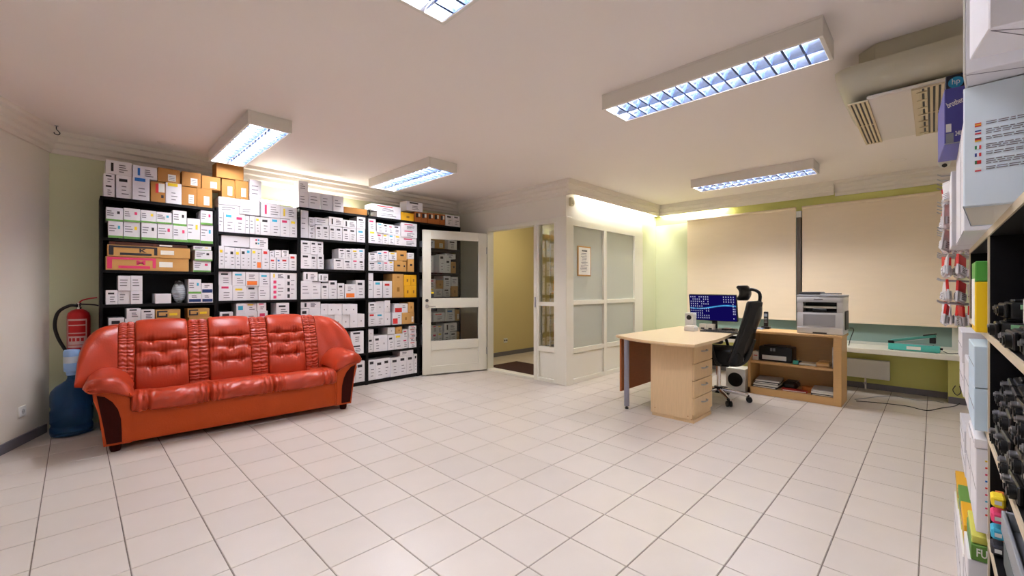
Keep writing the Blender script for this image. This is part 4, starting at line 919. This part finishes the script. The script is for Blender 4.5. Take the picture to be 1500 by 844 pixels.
# things on the bookcase shelves
S1 = .3885; S0 = .0805
bp_ = thing('document_scanner', 'black boxy scanner with white front slot on the bookcase shelf', 'scanner', (5.66, 1.30, S1))
part('body', M_bplas, bp_, (0, -.165, 0), (.22, .17, .17), .012, 2); part('white_slot', M_wplas, bp_, (-.004, -.11, .02), (0, .135, .07), .003); part('lid', M_bplas, bp_, (.01, -.12, .17), (.2, .12, .18), .004)
for dy in (.0, .03): part('badge', M_grey, bp_, (-.003, dy+.0, .12), (0, dy+.022, .155))
def simple(name, label, cat, loc, parts, rz=0):
    t = thing(name, label, cat, loc, rz)
    for nm, m, a, b_, bv in parts: part(nm, m, t, a, b_, bv)
    return t
simple('paper_box', 'small white box with red print left of the black scanner', 'box', (5.66, 1.506, S1), [('body', M_lbl, (0, -.030, 0), (.15, .030, .10), .002), ('red_print', INK['r'], (-.0012, -.02, .05), (0, .02, .06), 0)])
simple('ink_bottle', 'small teal ink bottle beside the black scanner', 'bottle', (5.63, 1.10, S1), [('body', mat('teal_plastic', (60, 160, 150), .4), (-.02, -.03, 0), (.02, .02, .045), .006), ('cap', M_bplas, (-.01, -.012, .045), (.01, .008, .06), .002)])
simple('tape_dispenser', 'small black tape dispenser beside the teal bottle', 'dispenser', (5.70, 1.082, S1), [('body', M_bplas, (-.03, -.03, 0), (.03, .02, .035), .008), ('tape', M_ck, (-.012, -.012, .035), (.012, .01, .06), .004)])
simple('note_pad', 'loose stack of pale notes on the bookcase shelf', 'paper', (5.68, .985, S1), [('sheets', M_lbl, (-.05, -.08, 0), (.1, .08, .02), .002), ('top_sheet', mat('cream_paper', (224, 208, 178), .7), (-.04, -.06, .02), (.09, .07, .024), 0)])
simple('beige_pouch', 'beige padded envelope at the bookcase side', 'envelope', (5.66, .845, S1), [('body', mat('manila', (216, 180, 128), .7), (-.03, -.06, 0), (.14, .065, .05), .015), ('flap', M_ck, (-.031, -.05, .03), (.1, .05, .052), .004)])
simple('white_binder', 'upright grey white binder against the bookcase side', 'binder', (5.74, .742, S1), [('cover', M_cw, (-.1, -.024, 0), (.12, .024, .22), .003), ('spine_label', M_txt, (-.102, -.015, .05), (-.1, .015, .12), 0)])
for i in range(4):
    simple('paper_folder', ['black ring folder lowest in the paper stack near the chair', 'white folder above the black folder near the chair', 'thin dark folder under the top grey folder', 'grey folder topmost of the stack near the chair'][i], 'folder', (5.69+.004*i, 1.40-.006*i, S0+.0235*i), [('cover', [M_bplas, M_lbl, M_dgrey, mat('grey_folder', (182, 180, 178), .5)][i], (-.09, -.13, 0), (.2, .12, .022), .003), ('pages', M_lbl, (-.092, -.12, .006), (-.089, .11, .016), 0)], rz=.05*i-.05)
simple('black_pouch', 'soft black pouch on the bottom bookcase shelf', 'pouch', (5.80, 1.165, S0), [('body', M_bplas, (-.09, -.07, 0), (.1, .08, .09), .03), ('zip', M_grey, (-.08, -.06, .088), (.08, -.055, .092), 0)])
simple('red_booklet', 'red booklet lying flat on the bottom bookcase shelf', 'booklet', (5.66, 1.13, S0), [('cover', mat('red_cover', (168, 34, 32), .5), (-.05, -.14, 0), (.05, .10, .02), .002), ('pages', M_lbl, (-.052, -.13, .005), (-.049, .09, .015), 0)], .1)
tp = thing('tape_roll', 'brown roll of packing tape on the bottom bookcase shelf', 'tape', (5.73, 1.0, S0)); build('tape', lathe(nb(), [(.038, 0), (.055, .0), (.055, .06), (.038, .06)], seg=28), mat('brown_tape', (190, 108, 48), .25), tp, smooth=40); build('core', lathe(nb(), [(.034, .001), (.038, .001), (.038, .059), (.034, .059)], seg=28), M_ck, tp, smooth=40)
for i in range(3):
    simple('paper_stack', ['dark folder lowest in the stack at the bookcase side', 'white paper ream in the middle of the stack at the bookcase side', 'grey paper topmost of the stack at the bookcase side'][i], 'paper', (5.69, .835, S0+.0205*i), [('sheets', [M_dgrey, M_lbl, MATS['grey_folder']][i], (-.08, -.115+.008*i, 0), (.2, .115, .0195), .002), ('edge', M_lbl, (-.0815, -.1, .005), (-.08, .1, .012), 0)], rz=.03*i)
# bag sealer on the sill
sa, sb_ = Vector((6.44, .365)), Vector((6.405, -.05)); dvv = sb_-sa
se = thing('bag_sealer', 'turquoise impulse bag sealer with open arm on the window sill', 'sealer', (sa.x, sa.y, .545), math.atan2(dvv.y, dvv.x))
M_tq = mat('turquoise_enamel', (84, 190, 178), .35); M_tq2 = mat('dark_turquoise', (70, 142, 130), .35)
SLn = dvv.length
part('base', M_tq, se, (0, -.0, .004), (SLn, .09, .075), .008, 2); part('label', M_lbl, se, (.155, -.0015, .02), (.27, 0, .055)); part('seal_bar', M_steel, se, (.05, .03, .075), (SLn-.06, .05, .082)); part('slot', M_bplas, se, (.05, .055, .075), (SLn-.05, .06, .078))
b = nb(); box(b, (0, .01, 0), (.38, .07, .028), .004, M=Matrix.Translation((.02, 0, .085)) @ Matrix.Rotation(math.radians(-13), 4, 'Y')); build('arm', b, M_tq2, se)
b = nb(); box(b, (.28, .005, .028), (.39, .075, .04), .004, M=Matrix.Translation((.02, 0, .085)) @ Matrix.Rotation(math.radians(-13), 4, 'Y')); build('arm_grip', b, M_bplas, se)
b = nb(); box(b, (.03, .03, -.008), (.36, .05, 0), M=Matrix.Translation((.02, 0, .085)) @ Matrix.Rotation(math.radians(-13), 4, 'Y')); build('press_strip', b, M_steel, se)
part('hinge', M_bplas, se, (.0, .0, .075), (.05, .09, .105), .004); part('magnet_block', M_bplas, se, (.335, .02, .10), (.385, .07, .165), .004); build('knob', cyl(nb(), (SLn, .04, .045), (SLn+.02, .04, .045), .012), M_bplas, se, smooth=40)
for x in (.03, SLn-.03): part('foot', M_bplas, se, (x-.012, .01, 0), (x+.012, .08, .004))
tag(build('power_cable', tube(nb(), spline([(6.40, -.075, .575), (6.45, -.12, .550), (6.55, -.2, .549), (6.62, -.32, .549)], 6), .0035, 6), M_dgrey, smooth=60), 'grey power cable of the bag sealer on the sill', 'cable')
# cables on the floor
tag(build('floor_cable', tube(nb(), spline([(5.98, .6, .0045), (6.05, .45, .0045), (6.10, .2, .0045), (6.02, .05, .0045), (6.25, -.06, .0045), (6.45, -.16, .0045), (6.50, -.20, .03)], 6), .0042, 6), M_bplas, smooth=60), 'black cable curving over the floor below the sill', 'cable')
tag(build('floor_cable', tube(nb(), spline([(6.06, .62, .004), (6.45, .42, .004), (6.55, .3, .004), (6.5, .12, .004), (6.6, .0, .004), (6.55, -.08, .004)], 6), .0035, 6), M_grey, smooth=60), 'thin grey cable on the floor under the radiator', 'cable')
tag(build('wall_cable', tube(nb(), spline([(6.578, -.17, .20), (6.57, -.15, .15), (6.57, -.18, .10), (6.575, -.21, .14), (6.578, -.20, .2)], 6), .004, 6), M_bplas, smooth=60), 'black cable loop hanging on the lime green pier', 'cable')
tag(build('printer_cable', tube(nb(), spline([(5.965, .655, .80), (5.98, .632, .80), (6.01, .625, .775), (6.028, .64, .73), (6.03, .66, .66), (6.03, .67, .60)], 6), .004, 6), M_bplas, smooth=60), 'short black cable looping out behind the printer', 'cable')

# ---------------------------------------------------------------- storage rack beside the camera
RF = -.12; RB = -.52; RX0, RXM, RX1 = .55, 1.97, 2.93
M_edge = mat('pale_edge_band', (206, 190, 162), .5)
rk = thing('storage_rack', 'black storage rack with pale edged shelves holding toner cartridges', 'rack', (RXM, RF, 0))
def rpart(nm, m, a, b, bev=0): return part(nm, m, rk, (a[0]-RXM, a[1]-RF, a[2]), (b[0]-RXM, b[1]-RF, b[2]), bev)
SHZ = (.16, .47, .79, 1.10, 1.42)
for x in (RX0, RXM-.009, RX1-.018):
    s_ = rpart('upright_panel', M_black, (x, RB, 0), (x+.018, RF-.004, 1.40)); e_ = rpart('panel_edge', M_edge, (x, RF-.004, 0), (x+.018, RF, 1.40))
rpart('back_panel', M_black, (RX0+.018, RB, 0), (RX1-.018, RB+.01, 1.40))
for z in SHZ:
    xs = ((RX0+.018, RXM-.009), (RXM+.009, RX1-.018)) if z < 1.4 else ((RX0, RX1),)
    for a, b_ in xs:
        rpart('shelf' if z < 1.4 else 'top_board', M_black, (a, RB+.01, z-.02), (b_, RF-.004, z)); rpart('shelf_edge', M_edge, (a, RF-.004, z-.02), (b_, RF, z))
M_lb = mat('pale_blue_card', (202, 222, 236), .55); M_yg = mat('lime_card', (206, 204, 92), .6); M_fg = mat('leaf_green_card', (96, 140, 58), .6)
def rbox(name, label, x0, x1, y0, y1, z0, z1, m, bev=.002, rz=0, group=None):
    """box whose front-left corner edge is at (x0, y1); faces the camera side with -X"""
    t = thing(name, label, 'box', (x0, y1, z0), rz, group)
    part('body', m, t, (0, y0-y1, 0), (x1-x0, 0, z1-z0-.001), bev)
    return t
def seam(t, x, z, w, m=M_txt):     # taped seam on the +Y face
    part('seam', m, t, (x, 0, z), (x+w, .0006, z+.002))
# big pale blue carton with seven flags and lines of small print
R1 = rbox('large_carton', 'large pale blue carton with flags and multilingual print on the rack', 1.38, 1.83, -.42, -.0475, 1.42, 1.684, mat('bluish_white_card', (226, 239, 248), .5), rz=math.radians(-4))
FL = [((200, 60, 40), (236, 190, 60), (200, 60, 40), 'h'), ((40, 60, 130), (230, 230, 236), (200, 50, 60), 'h'), ((30, 30, 30), (190, 40, 40), (230, 190, 60), 'h'), ((40, 130, 80), (240, 240, 240), (200, 50, 50), 'v'), ((40, 60, 130), (240, 240, 240), (200, 50, 50), 'v'), ((40, 110, 70), (190, 40, 40), (190, 40, 40), 'v'), ((240, 240, 240), (235, 235, 235), (200, 50, 60), 'h')]
for i, (c0, c1, c2, md) in enumerate(FL):
    z = .172-i*.0162; y = -.0175
    for k, c in enumerate((c0, c1, c2)):
        m = mat('flag_%d_%d_%d' % c, c, .6)
        if md == 'h': part('flag_stripe', m, R1, (-.0008, y-.0095, z+.0028*(2-k)), (0, y, z+.0028*(3-k)))
        else: part('flag_stripe', m, R1, (-.0008, y-.0095+.0032*(2-k), z), (0, y-.0095+.0032*(3-k), z+.0075))
    b = nb()
    for r in range(3 if i % 2 else 2):
        yy = -.034; zz = z+.0065-r*.0042
        while yy > -.30:
            ln = random.uniform(.006, .016); box(b, (-.0007, yy-ln, zz), (0, yy, zz+.0018)); yy -= ln+.0025
    build('small_print', b, M_txt, R1)

seam(R1, 0, .0, .45); seam(R1, 0, .255, .45)
b = nb(); box(b, (.02, -.071, -.0006), (.42, -.002, 0)); build('bottom_tape', b, M_lbl, R1)
# cartons over it: one sticks out towards the room corner
T_ = rbox('support_carton', 'white carton on the rack top in front of the pale blue carton', .78, 1.325, -.50, -.155, 1.42, 1.684, M_cw)
part('print', M_txt, T_, (-.001, -.2, .1), (0, -.1, .12))
P_ = rbox('upper_carton', 'white carton with red lettering topmost on the rack', 1.10, 1.225, -.42, -.068, 1.685, 2.06, M_cw, rz=math.radians(8))
part('red_mark', INK['r'], P_, (-.0008, -.040, .042), (0, -.026, .047)); part('red_mark', INK['r'], P_, (-.0008, -.029, .045), (0, -.026, .062)); part('grey_mark', M_txt, P_, (-.0008, -.052, .052), (0, -.049, .066)); part('red_mark', INK['r'], P_, (-.0008, -.040, .058), (0, -.026, .062))
for (xa, ya, xb, yb) in ((.006, -.004, .118, -.20), (.006, -.004, .118, -.11)):
    b = nb(); tube(b, [(xa, ya, -.0004), (xb, yb, -.0004)], .0007, 4); build('flap_line', b, M_txt, P_)
Q_ = rbox('upper_carton', 'plain white carton beside the red lettered carton, resting on pale blue carton', 1.30, 1.50, -.40, -.047, 1.685, 2.10, M_cw, rz=math.radians(-4)); seam(Q_, .01, .02, .2)
b = nb(); tube(b, [(.004, -.003, -.0004), (.11, -.22, -.0004)], .0007, 4); build('flap_line', b, M_txt, Q_)
part('flap_edge', M_lbl, Q_, (.0, -.0001, .0), (.215, .0025, .4)) 
# tall white cartons behind the pale blue one, with a navy and a violet-blue carton on top
W_ = rbox('tall_carton', 'tall white carton behind the pale blue carton, under the violet carton', 1.97, 2.6, -.40, -.069, 1.42, 1.775, M_cw); seam(W_, .0, .0, .6); part('fold_line', M_txt, W_, (.2, 0, .0), (.202, .0006, .35))
W2 = rbox('thin_carton', 'thin white carton leaning upright beside the violet carton', 2.62, 2.90, -.40, -.055, 1.42, 1.74, M_cw); seam(W2, .0, .1, .27)
V_ = rbox('violet_carton', 'violet blue printer cartridge carton lettered in white', 2.28, 2.58, -.35, -.030, 1.7765, 1.985, mat('violet_card', (74, 72, 148), .45), rz=math.radians(3))
text('lettering', 'brother', .030, M_lbl, V_, (-.0012, -.027, .150), (PI/2, math.radians(-18), -PI/2), bold=.0006, sx=.46)
text('lettering', '2400', .024, M_lbl, V_, (-.0012, -.038, .035), FACE_X, bold=.0006, sx=.42)
part('product_photo', M_grey, V_, (-.001, -.024, .005), (0, -.004, .04)); part('paper_label', M_lbl, V_, (-.0014, -.018, .045), (0, -.004, .075)); part('silver_edge', M_steel, V_, (-.0012, -.32, 0), (0, 0, .004))
N_ = rbox('navy_carton', 'dark navy carton with round blue logo above the violet carton', 2.345, 2.60, -.33, -.0335, 1.987, 2.055, mat('navy_card', (18, 18, 40), .45))
build('round_logo', lathe(nb(), [(.0005, 0), (.021, .0), (.021, .001), (.0005, .001)], seg=28, M=Matrix.Translation((0, -.028, .036)) @ Matrix.Rotation(-PI/2, 4, 'Y')), mat('logo_blue', (40, 150, 190), .4), N_)
text('lettering', 'hp', .03, M_lbl, N_, (-.0016, -.028, .039), FACE_X, sx=.8)

# far bay of the rack: cartons that stick out past the edge
YE = -.092
def stackbox(x0, x1, z0, z1, m, label, y1=YE, name='stacked_carton', marks=()):
    t = rbox(name, label, x0, x1, -.45, y1, z0, z1, m); seam(t, 0, (z1-z0)*.5, x1-x0)
    for mm, ya, yb, za, zb in marks: part('mark', mm, t, (-.0008, ya, za), (0, yb, zb))
    return t
stackbox(1.995, 2.28, .791, .925, M_lb, 'pale blue carton, lower of the two beside the divider', name='blue_carton'); stackbox(1.992, 2.28, .926, 1.058, M_lb, 'pale blue carton, upper of the two beside the divider', name='blue_carton')
for i, (x0, x1, z0, z1) in enumerate([(2.29, 2.55, .791, .97), (2.56, 2.90, .791, .93), (2.56, 2.90, .931, 1.06)]):
    stackbox(x0, x1, z0, z1, M_cw, ['white carton behind the two pale blue rack cartons', 'white carton at the far end of the rack, lower of two', 'white carton at the far end of the rack, upper of two'][i], y1=YE+.004*i)
t = stackbox(1.995, 2.26, .471, .735, M_cw, 'tall white carton with small coloured marks beside the divider', y1=YE-.004)
for k, c in enumerate('yrmbrmcmr'): part('colour_dot', INK[c], t, (-.0008, -.027, .225-k*.021), (0, -.020, .230-k*.021))
stackbox(1.992, 2.26, .736, .766, M_cw, 'flat white carton lying on the tall carton with coloured marks')
for i, (x0, x1, z0, z1) in enumerate([(2.27, 2.52, .471, .70), (2.53, 2.90, .471, .57), (2.53, 2.90, .571, .66)]):
    stackbox(x0, x1, z0, z1, M_cw, ['white carton on the low rack shelf behind the marked carton', 'white carton on the low rack shelf far end, lower of two', 'white carton on the low rack shelf far end, upper of two'][i], y1=YE+.003*(i-1))
bn = thing('card_sleeve', 'tall yellow and green card sleeve standing on the rack shelf', 'box', (1.995, -.0945, 1.1005))
part('yellow_front', mat('sun_yellow_card', (240, 196, 16), .5), bn, (0, -.10, 0), (.16, 0, .16), .003); part('green_top', mat('grass_green_card', (74, 148, 52), .5), bn, (0, -.10, .16), (.16, 0, .225), .003); part('white_side', M_lbl, bn, (.012, 0, .02), (.15, .0008, .17))
# bottom stack on the floor and low shelf: lime and green cartons
FZ = [(2.02, 2.24, 0, .19, M_cw, 'white carton on the floor under the leaf green lettered carton, lower of two'), (2.02, 2.24, .191, .369, M_cw, 'white carton right under the leaf green lettered carton'),
      (2.25, 2.50, 0, .27, M_cw, 'white floor carton under a lime and a yellow carton'), (2.25, 2.50, .271, .33, M_yg, 'lime carton under the yellow carton near the divider'), (2.25, 2.50, .331, .385, M_cy, 'yellow carton on a lime carton near the divider'), (2.51, 2.78, 0, .25, M_cw, 'white floor carton second from rack end'),
      (2.51, 2.78, .251, .32, M_yg, 'lime carton under the flat leaf green carton'), (2.51, 2.78, .321, .36, M_fg, 'flat leaf green carton on a lime carton'), (2.79, 3.10, 0, .22, M_cw, 'white floor carton at the rack end'), (2.79, 3.10, .221, .29, M_yg, 'lime carton at the rack end'), (2.79, 3.10, .291, .325, M_cy, 'yellow carton topmost at the rack end')]
for i, (x0, x1, z0, z1, m, lb) in enumerate(FZ): stackbox(x0, x1, z0, z1, m, lb, y1=-.082+.003*(i % 3), name='floor_carton')
G_ = stackbox(2.015, 2.24, .37, .422, M_fg, 'leaf green carton with white lettering low beside the divider', y1=-.086, name='green_carton')
text('lettering', 'FU', .036, M_lbl, G_, (-.0012, -.024, .026), FACE_X, bold=.0008, sx=.6)
stackbox(2.02, 2.24, .423, .448, M_yg, 'lime carton on the leaf green lettered carton', y1=-.088)

# near bay: toner cartridges with geared ends
def cartridge(label, loc, rz=0, group='toner cartridges'):
    t = thing('toner_cartridge', label, 'cartridge', loc, rz, group)
    part('body', M_bplas, t, (0, -.30, .0), (.13, -.012, .046), .006, 2); part('top_ridge', M_bplas, t, (.02, -.29, .046), (.09, -.02, .054), .003)
    cap_ = part('end_cap', M_bplas, t, (.0, -.012, .003), (.125, -.002, .043), .003)
    for x, z, r in ((.028, .022, .015), (.066, .02, .011), (.098, .028, .009)): build('gear', lathe(nb(), [(r, -.002), (r, .008), (r*.6, .008), (r*.6, .011), (r*.2, .011)], seg=18, M=Matrix.Translation((x, 0, z)) @ Matrix.Rotation(-PI/2, 4, 'X')), M_steel if r < .01 else M_bplas, cap_, smooth=30)
    build('drum', cyl(nb(), (.012, -.28, .014), (.012, -.02, .014), .012), mat('drum_green', (40, 96, 110), .15), t, smooth=40)
    part('sticker', mat('mint_sticker', (150, 206, 160), .5), t, (-.0008, -.07, .028), (0, -.03, .04))
    return t
NB = [(1.78, 1.1005), (1.78, 1.155), (1.42, 1.1005), (1.24, 1.1005)]
NB += [(x, .7905+.0545*k) for x in (1.80, 1.65, 1.50, 1.35, 1.20) for k in range(3 if x > 1.7 else 4)]
TIERS = {0: 'lowest', 1: 'second', 2: 'third', 3: 'fourth'}
first = None
for i, (x, z) in enumerate(NB):
    up = z > 1.09; k = round((z-(1.1005 if up else .7905))/.0545)
    cn = {1.78: 'first', 1.80: 'first', 1.65: 'second', 1.42: 'second', 1.50: 'third', 1.24: 'third', 1.35: 'fourth', 1.20: 'fifth'}[x]
    lb = ('black geared cartridge, %s layer, %s from divider, rack shelf %s' % (TIERS[k], cn, 'beside yellow sleeve' if up else 'below yellow sleeve'))
    loc = (x, RF-.012+random.uniform(-.008, .012), z+.0002); rz = math.radians(random.uniform(-2.5, 2.5))
    if first is None: first = cartridge(lb, loc, rz)
    else: dup(first, loc, rz, lb)
wc = thing('white_canister', 'white plastic canister standing on the black cartridges', 'canister', (1.49, -.17, 1.1555)); build('body', lathe(nb(), [(.02, 0), (.026, .005), (.026, .06), (.02, .066)], seg=20), M_wplas, wc, smooth=40); build('cap', cyl(nb(), (0, 0, .066), (0, 0, .075), .016), M_cy, wc, smooth=40)
# colour toner tubes
for k, (c, nmc) in enumerate((('k', 'black'), ('c', 'cyan'), ('m', 'magenta'), ('y', 'yellow'))):
    t = thing('toner_tube', 'toner tube with %s end cap stacked on low rack shelf' % nmc, 'toner', (1.86, -.135, .4705+.046*k))
    part('tube_body', M_bplas, t, (-.02, -.33, 0), (.05, -.012, .045), .012, 2); part('colour_cap', INK[c], t, (-.022, -.012, .006), (.03, .016, .036), .005); part('latch', M_wplas, t, (-.0225, -.004, .015), (-.02, .010, .026))
    build('gear', cyl(nb(), (.045, -.012, .022), (.045, .004, .022), .012), mat('orange_gear', (214, 120, 50), .5), t, smooth=30)
gt = thing('grey_tray', 'translucent grey paper tray on the low rack shelf', 'tray', (1.32, -.50, .4705))
part('tray_floor', M_grey, gt, (0, 0, .12), (.42, .37, .128)); part('front_lip', M_grey, gt, (0, .362, .128), (.42, .37, .175), .002); part('side_lip', M_grey, gt, (.41, 0, .128), (.42, .362, .175), .002); part('side_lip', M_grey, gt, (0, 0, .128), (.01, .362, .175), .002); part('tray_support', M_dgrey, gt, (.03, .02, 0), (.39, .34, .12), .004); part('front_bar', mat('dark_teal_plastic', (40, 62, 66), .4), gt, (0, .34, .03), (.42, .366, .10), .004)
dg = thing('dark_cartridge_box', 'dark grey drum unit with light handle on the bottom rack shelf', 'drum unit', (1.62, -.46, .1605)); part('body', M_dgrey, dg, (0, 0, 0), (.32, .40, .17), .012, 2); part('top_cover', M_grey, dg, (.02, .05, .17), (.28, .38, .19), .006); part('grip', M_lp, dg, (-.004, .10, .05), (0, .32, .11), .002)
og = thing('orange_hub', 'round orange geared hub on the bottom rack shelf', 'gear', (1.40, -.155, .1605)); build('disc', lathe(nb(), [(.06, 0), (.065, .01), (.065, .05), (.04, .055), (.04, .09), (.015, .09)], seg=26), mat('orange_plastic', (230, 118, 36), .4), og, smooth=40); b = nb()
for k in range(18): a = 2*PI*k/18; box(b, (.063, -.005, .01), (.072, .005, .05), M=Matrix.Rotation(a, 4, 'Z'))
build('teeth', b, MATS['orange_plastic'], og)

# ---------------------------------------------------------------- display stand with hanging ink packs beyond the rack
ds_ = thing('display_stand', 'wire display stand with hooks of ink packs beyond the rack', 'stand', (3.30, -.20, 0))
part('panel', M_wplas, ds_, (-.28, -.012, .40), (.30, 0, 1.84), .003); part('base', M_wplas, ds_, (-.25, -.18, 0), (.25, .0, .03), .004)
for x in (-.2, .2): build('post', cyl(nb(), (x, -.03, .03), (x, -.03, 1.84), .015), M_steel, ds_, smooth=40)
rows = [1.80, 1.66, 1.53, 1.40, 1.27, 1.15]
M_pk = mat('white_pack', (226, 224, 226), .45, rand=.05); M_pr = mat('red_pack_print', (214, 44, 38), .45)
HOOKX = (-.20, -.06, .08, .22)
for z in rows:
    for x in HOOKX: build('hook', tube(nb(), [(x, 0, z), (x, .17, z+.012), (x, .185, z+.022)], .0028, 6), M_steel, ds_, smooth=60)
def pack_proto(label, red, loc, rz, tilt):
    t = thing('ink_pack', label, 'ink pack', loc, rz, 'hanging ink packs'); t.rotation_euler = (tilt, 0, rz)
    part('card', M_pk, t, (-.038, -.004, -.098), (.038, .004, -.045 if red else -.006), .001)
    part('header', M_pr if red else M_pk, t, (-.038, -.005 if red else -.002, -.045), (.038, .005 if red else .002, .006), .001)
    part('blister', M_pk, t, (-.028, -.014, -.092), (.028, -.004, -.05), .004); part('blister', M_pk, t, (-.028, .004, -.092), (.028, .014, -.05), .004)
    b = nb()
    for k in range(4): box(b, (-.026, -.0146, -.060-.009*k), (.01+.012*math.sin(k*2), -.014, -.0565-.009*k)); box(b, (-.026, .014, -.060-.009*k), (.01+.012*math.sin(k*2), .0146, -.0565-.009*k))
    build('text_lines', b, M_txt, t)
    return t
PR = {}
ROWN = ['top', 'second', 'third', 'fourth', 'fifth', 'bottom']
for r, z in enumerate(rows):
    for x in HOOKX:
        for d in (.05, .10, .15):
            if random.random() < .12: continue
            red = random.random() < .6
            lb = '%s ink pack, %s on %s hook from rack, %s hook row' % ('red and white' if red else 'white', {.05: 'innermost', .10: 'middle', .15: 'outermost'}[d], ['first', 'second', 'third', 'fourth'][HOOKX.index(x)], ROWN[r])
            loc = (3.30+x, -.20+d, z+.012*d/.17-.0125); rz = random.uniform(-.4, .4); tl = random.uniform(-.12, .12)
            if red not in PR: PR[red] = pack_proto(lb, red, loc, rz, tl)
            else:
                o = dup(PR[red], loc, rz, lb); o.rotation_euler = (tl, random.uniform(-.3, .3), rz)
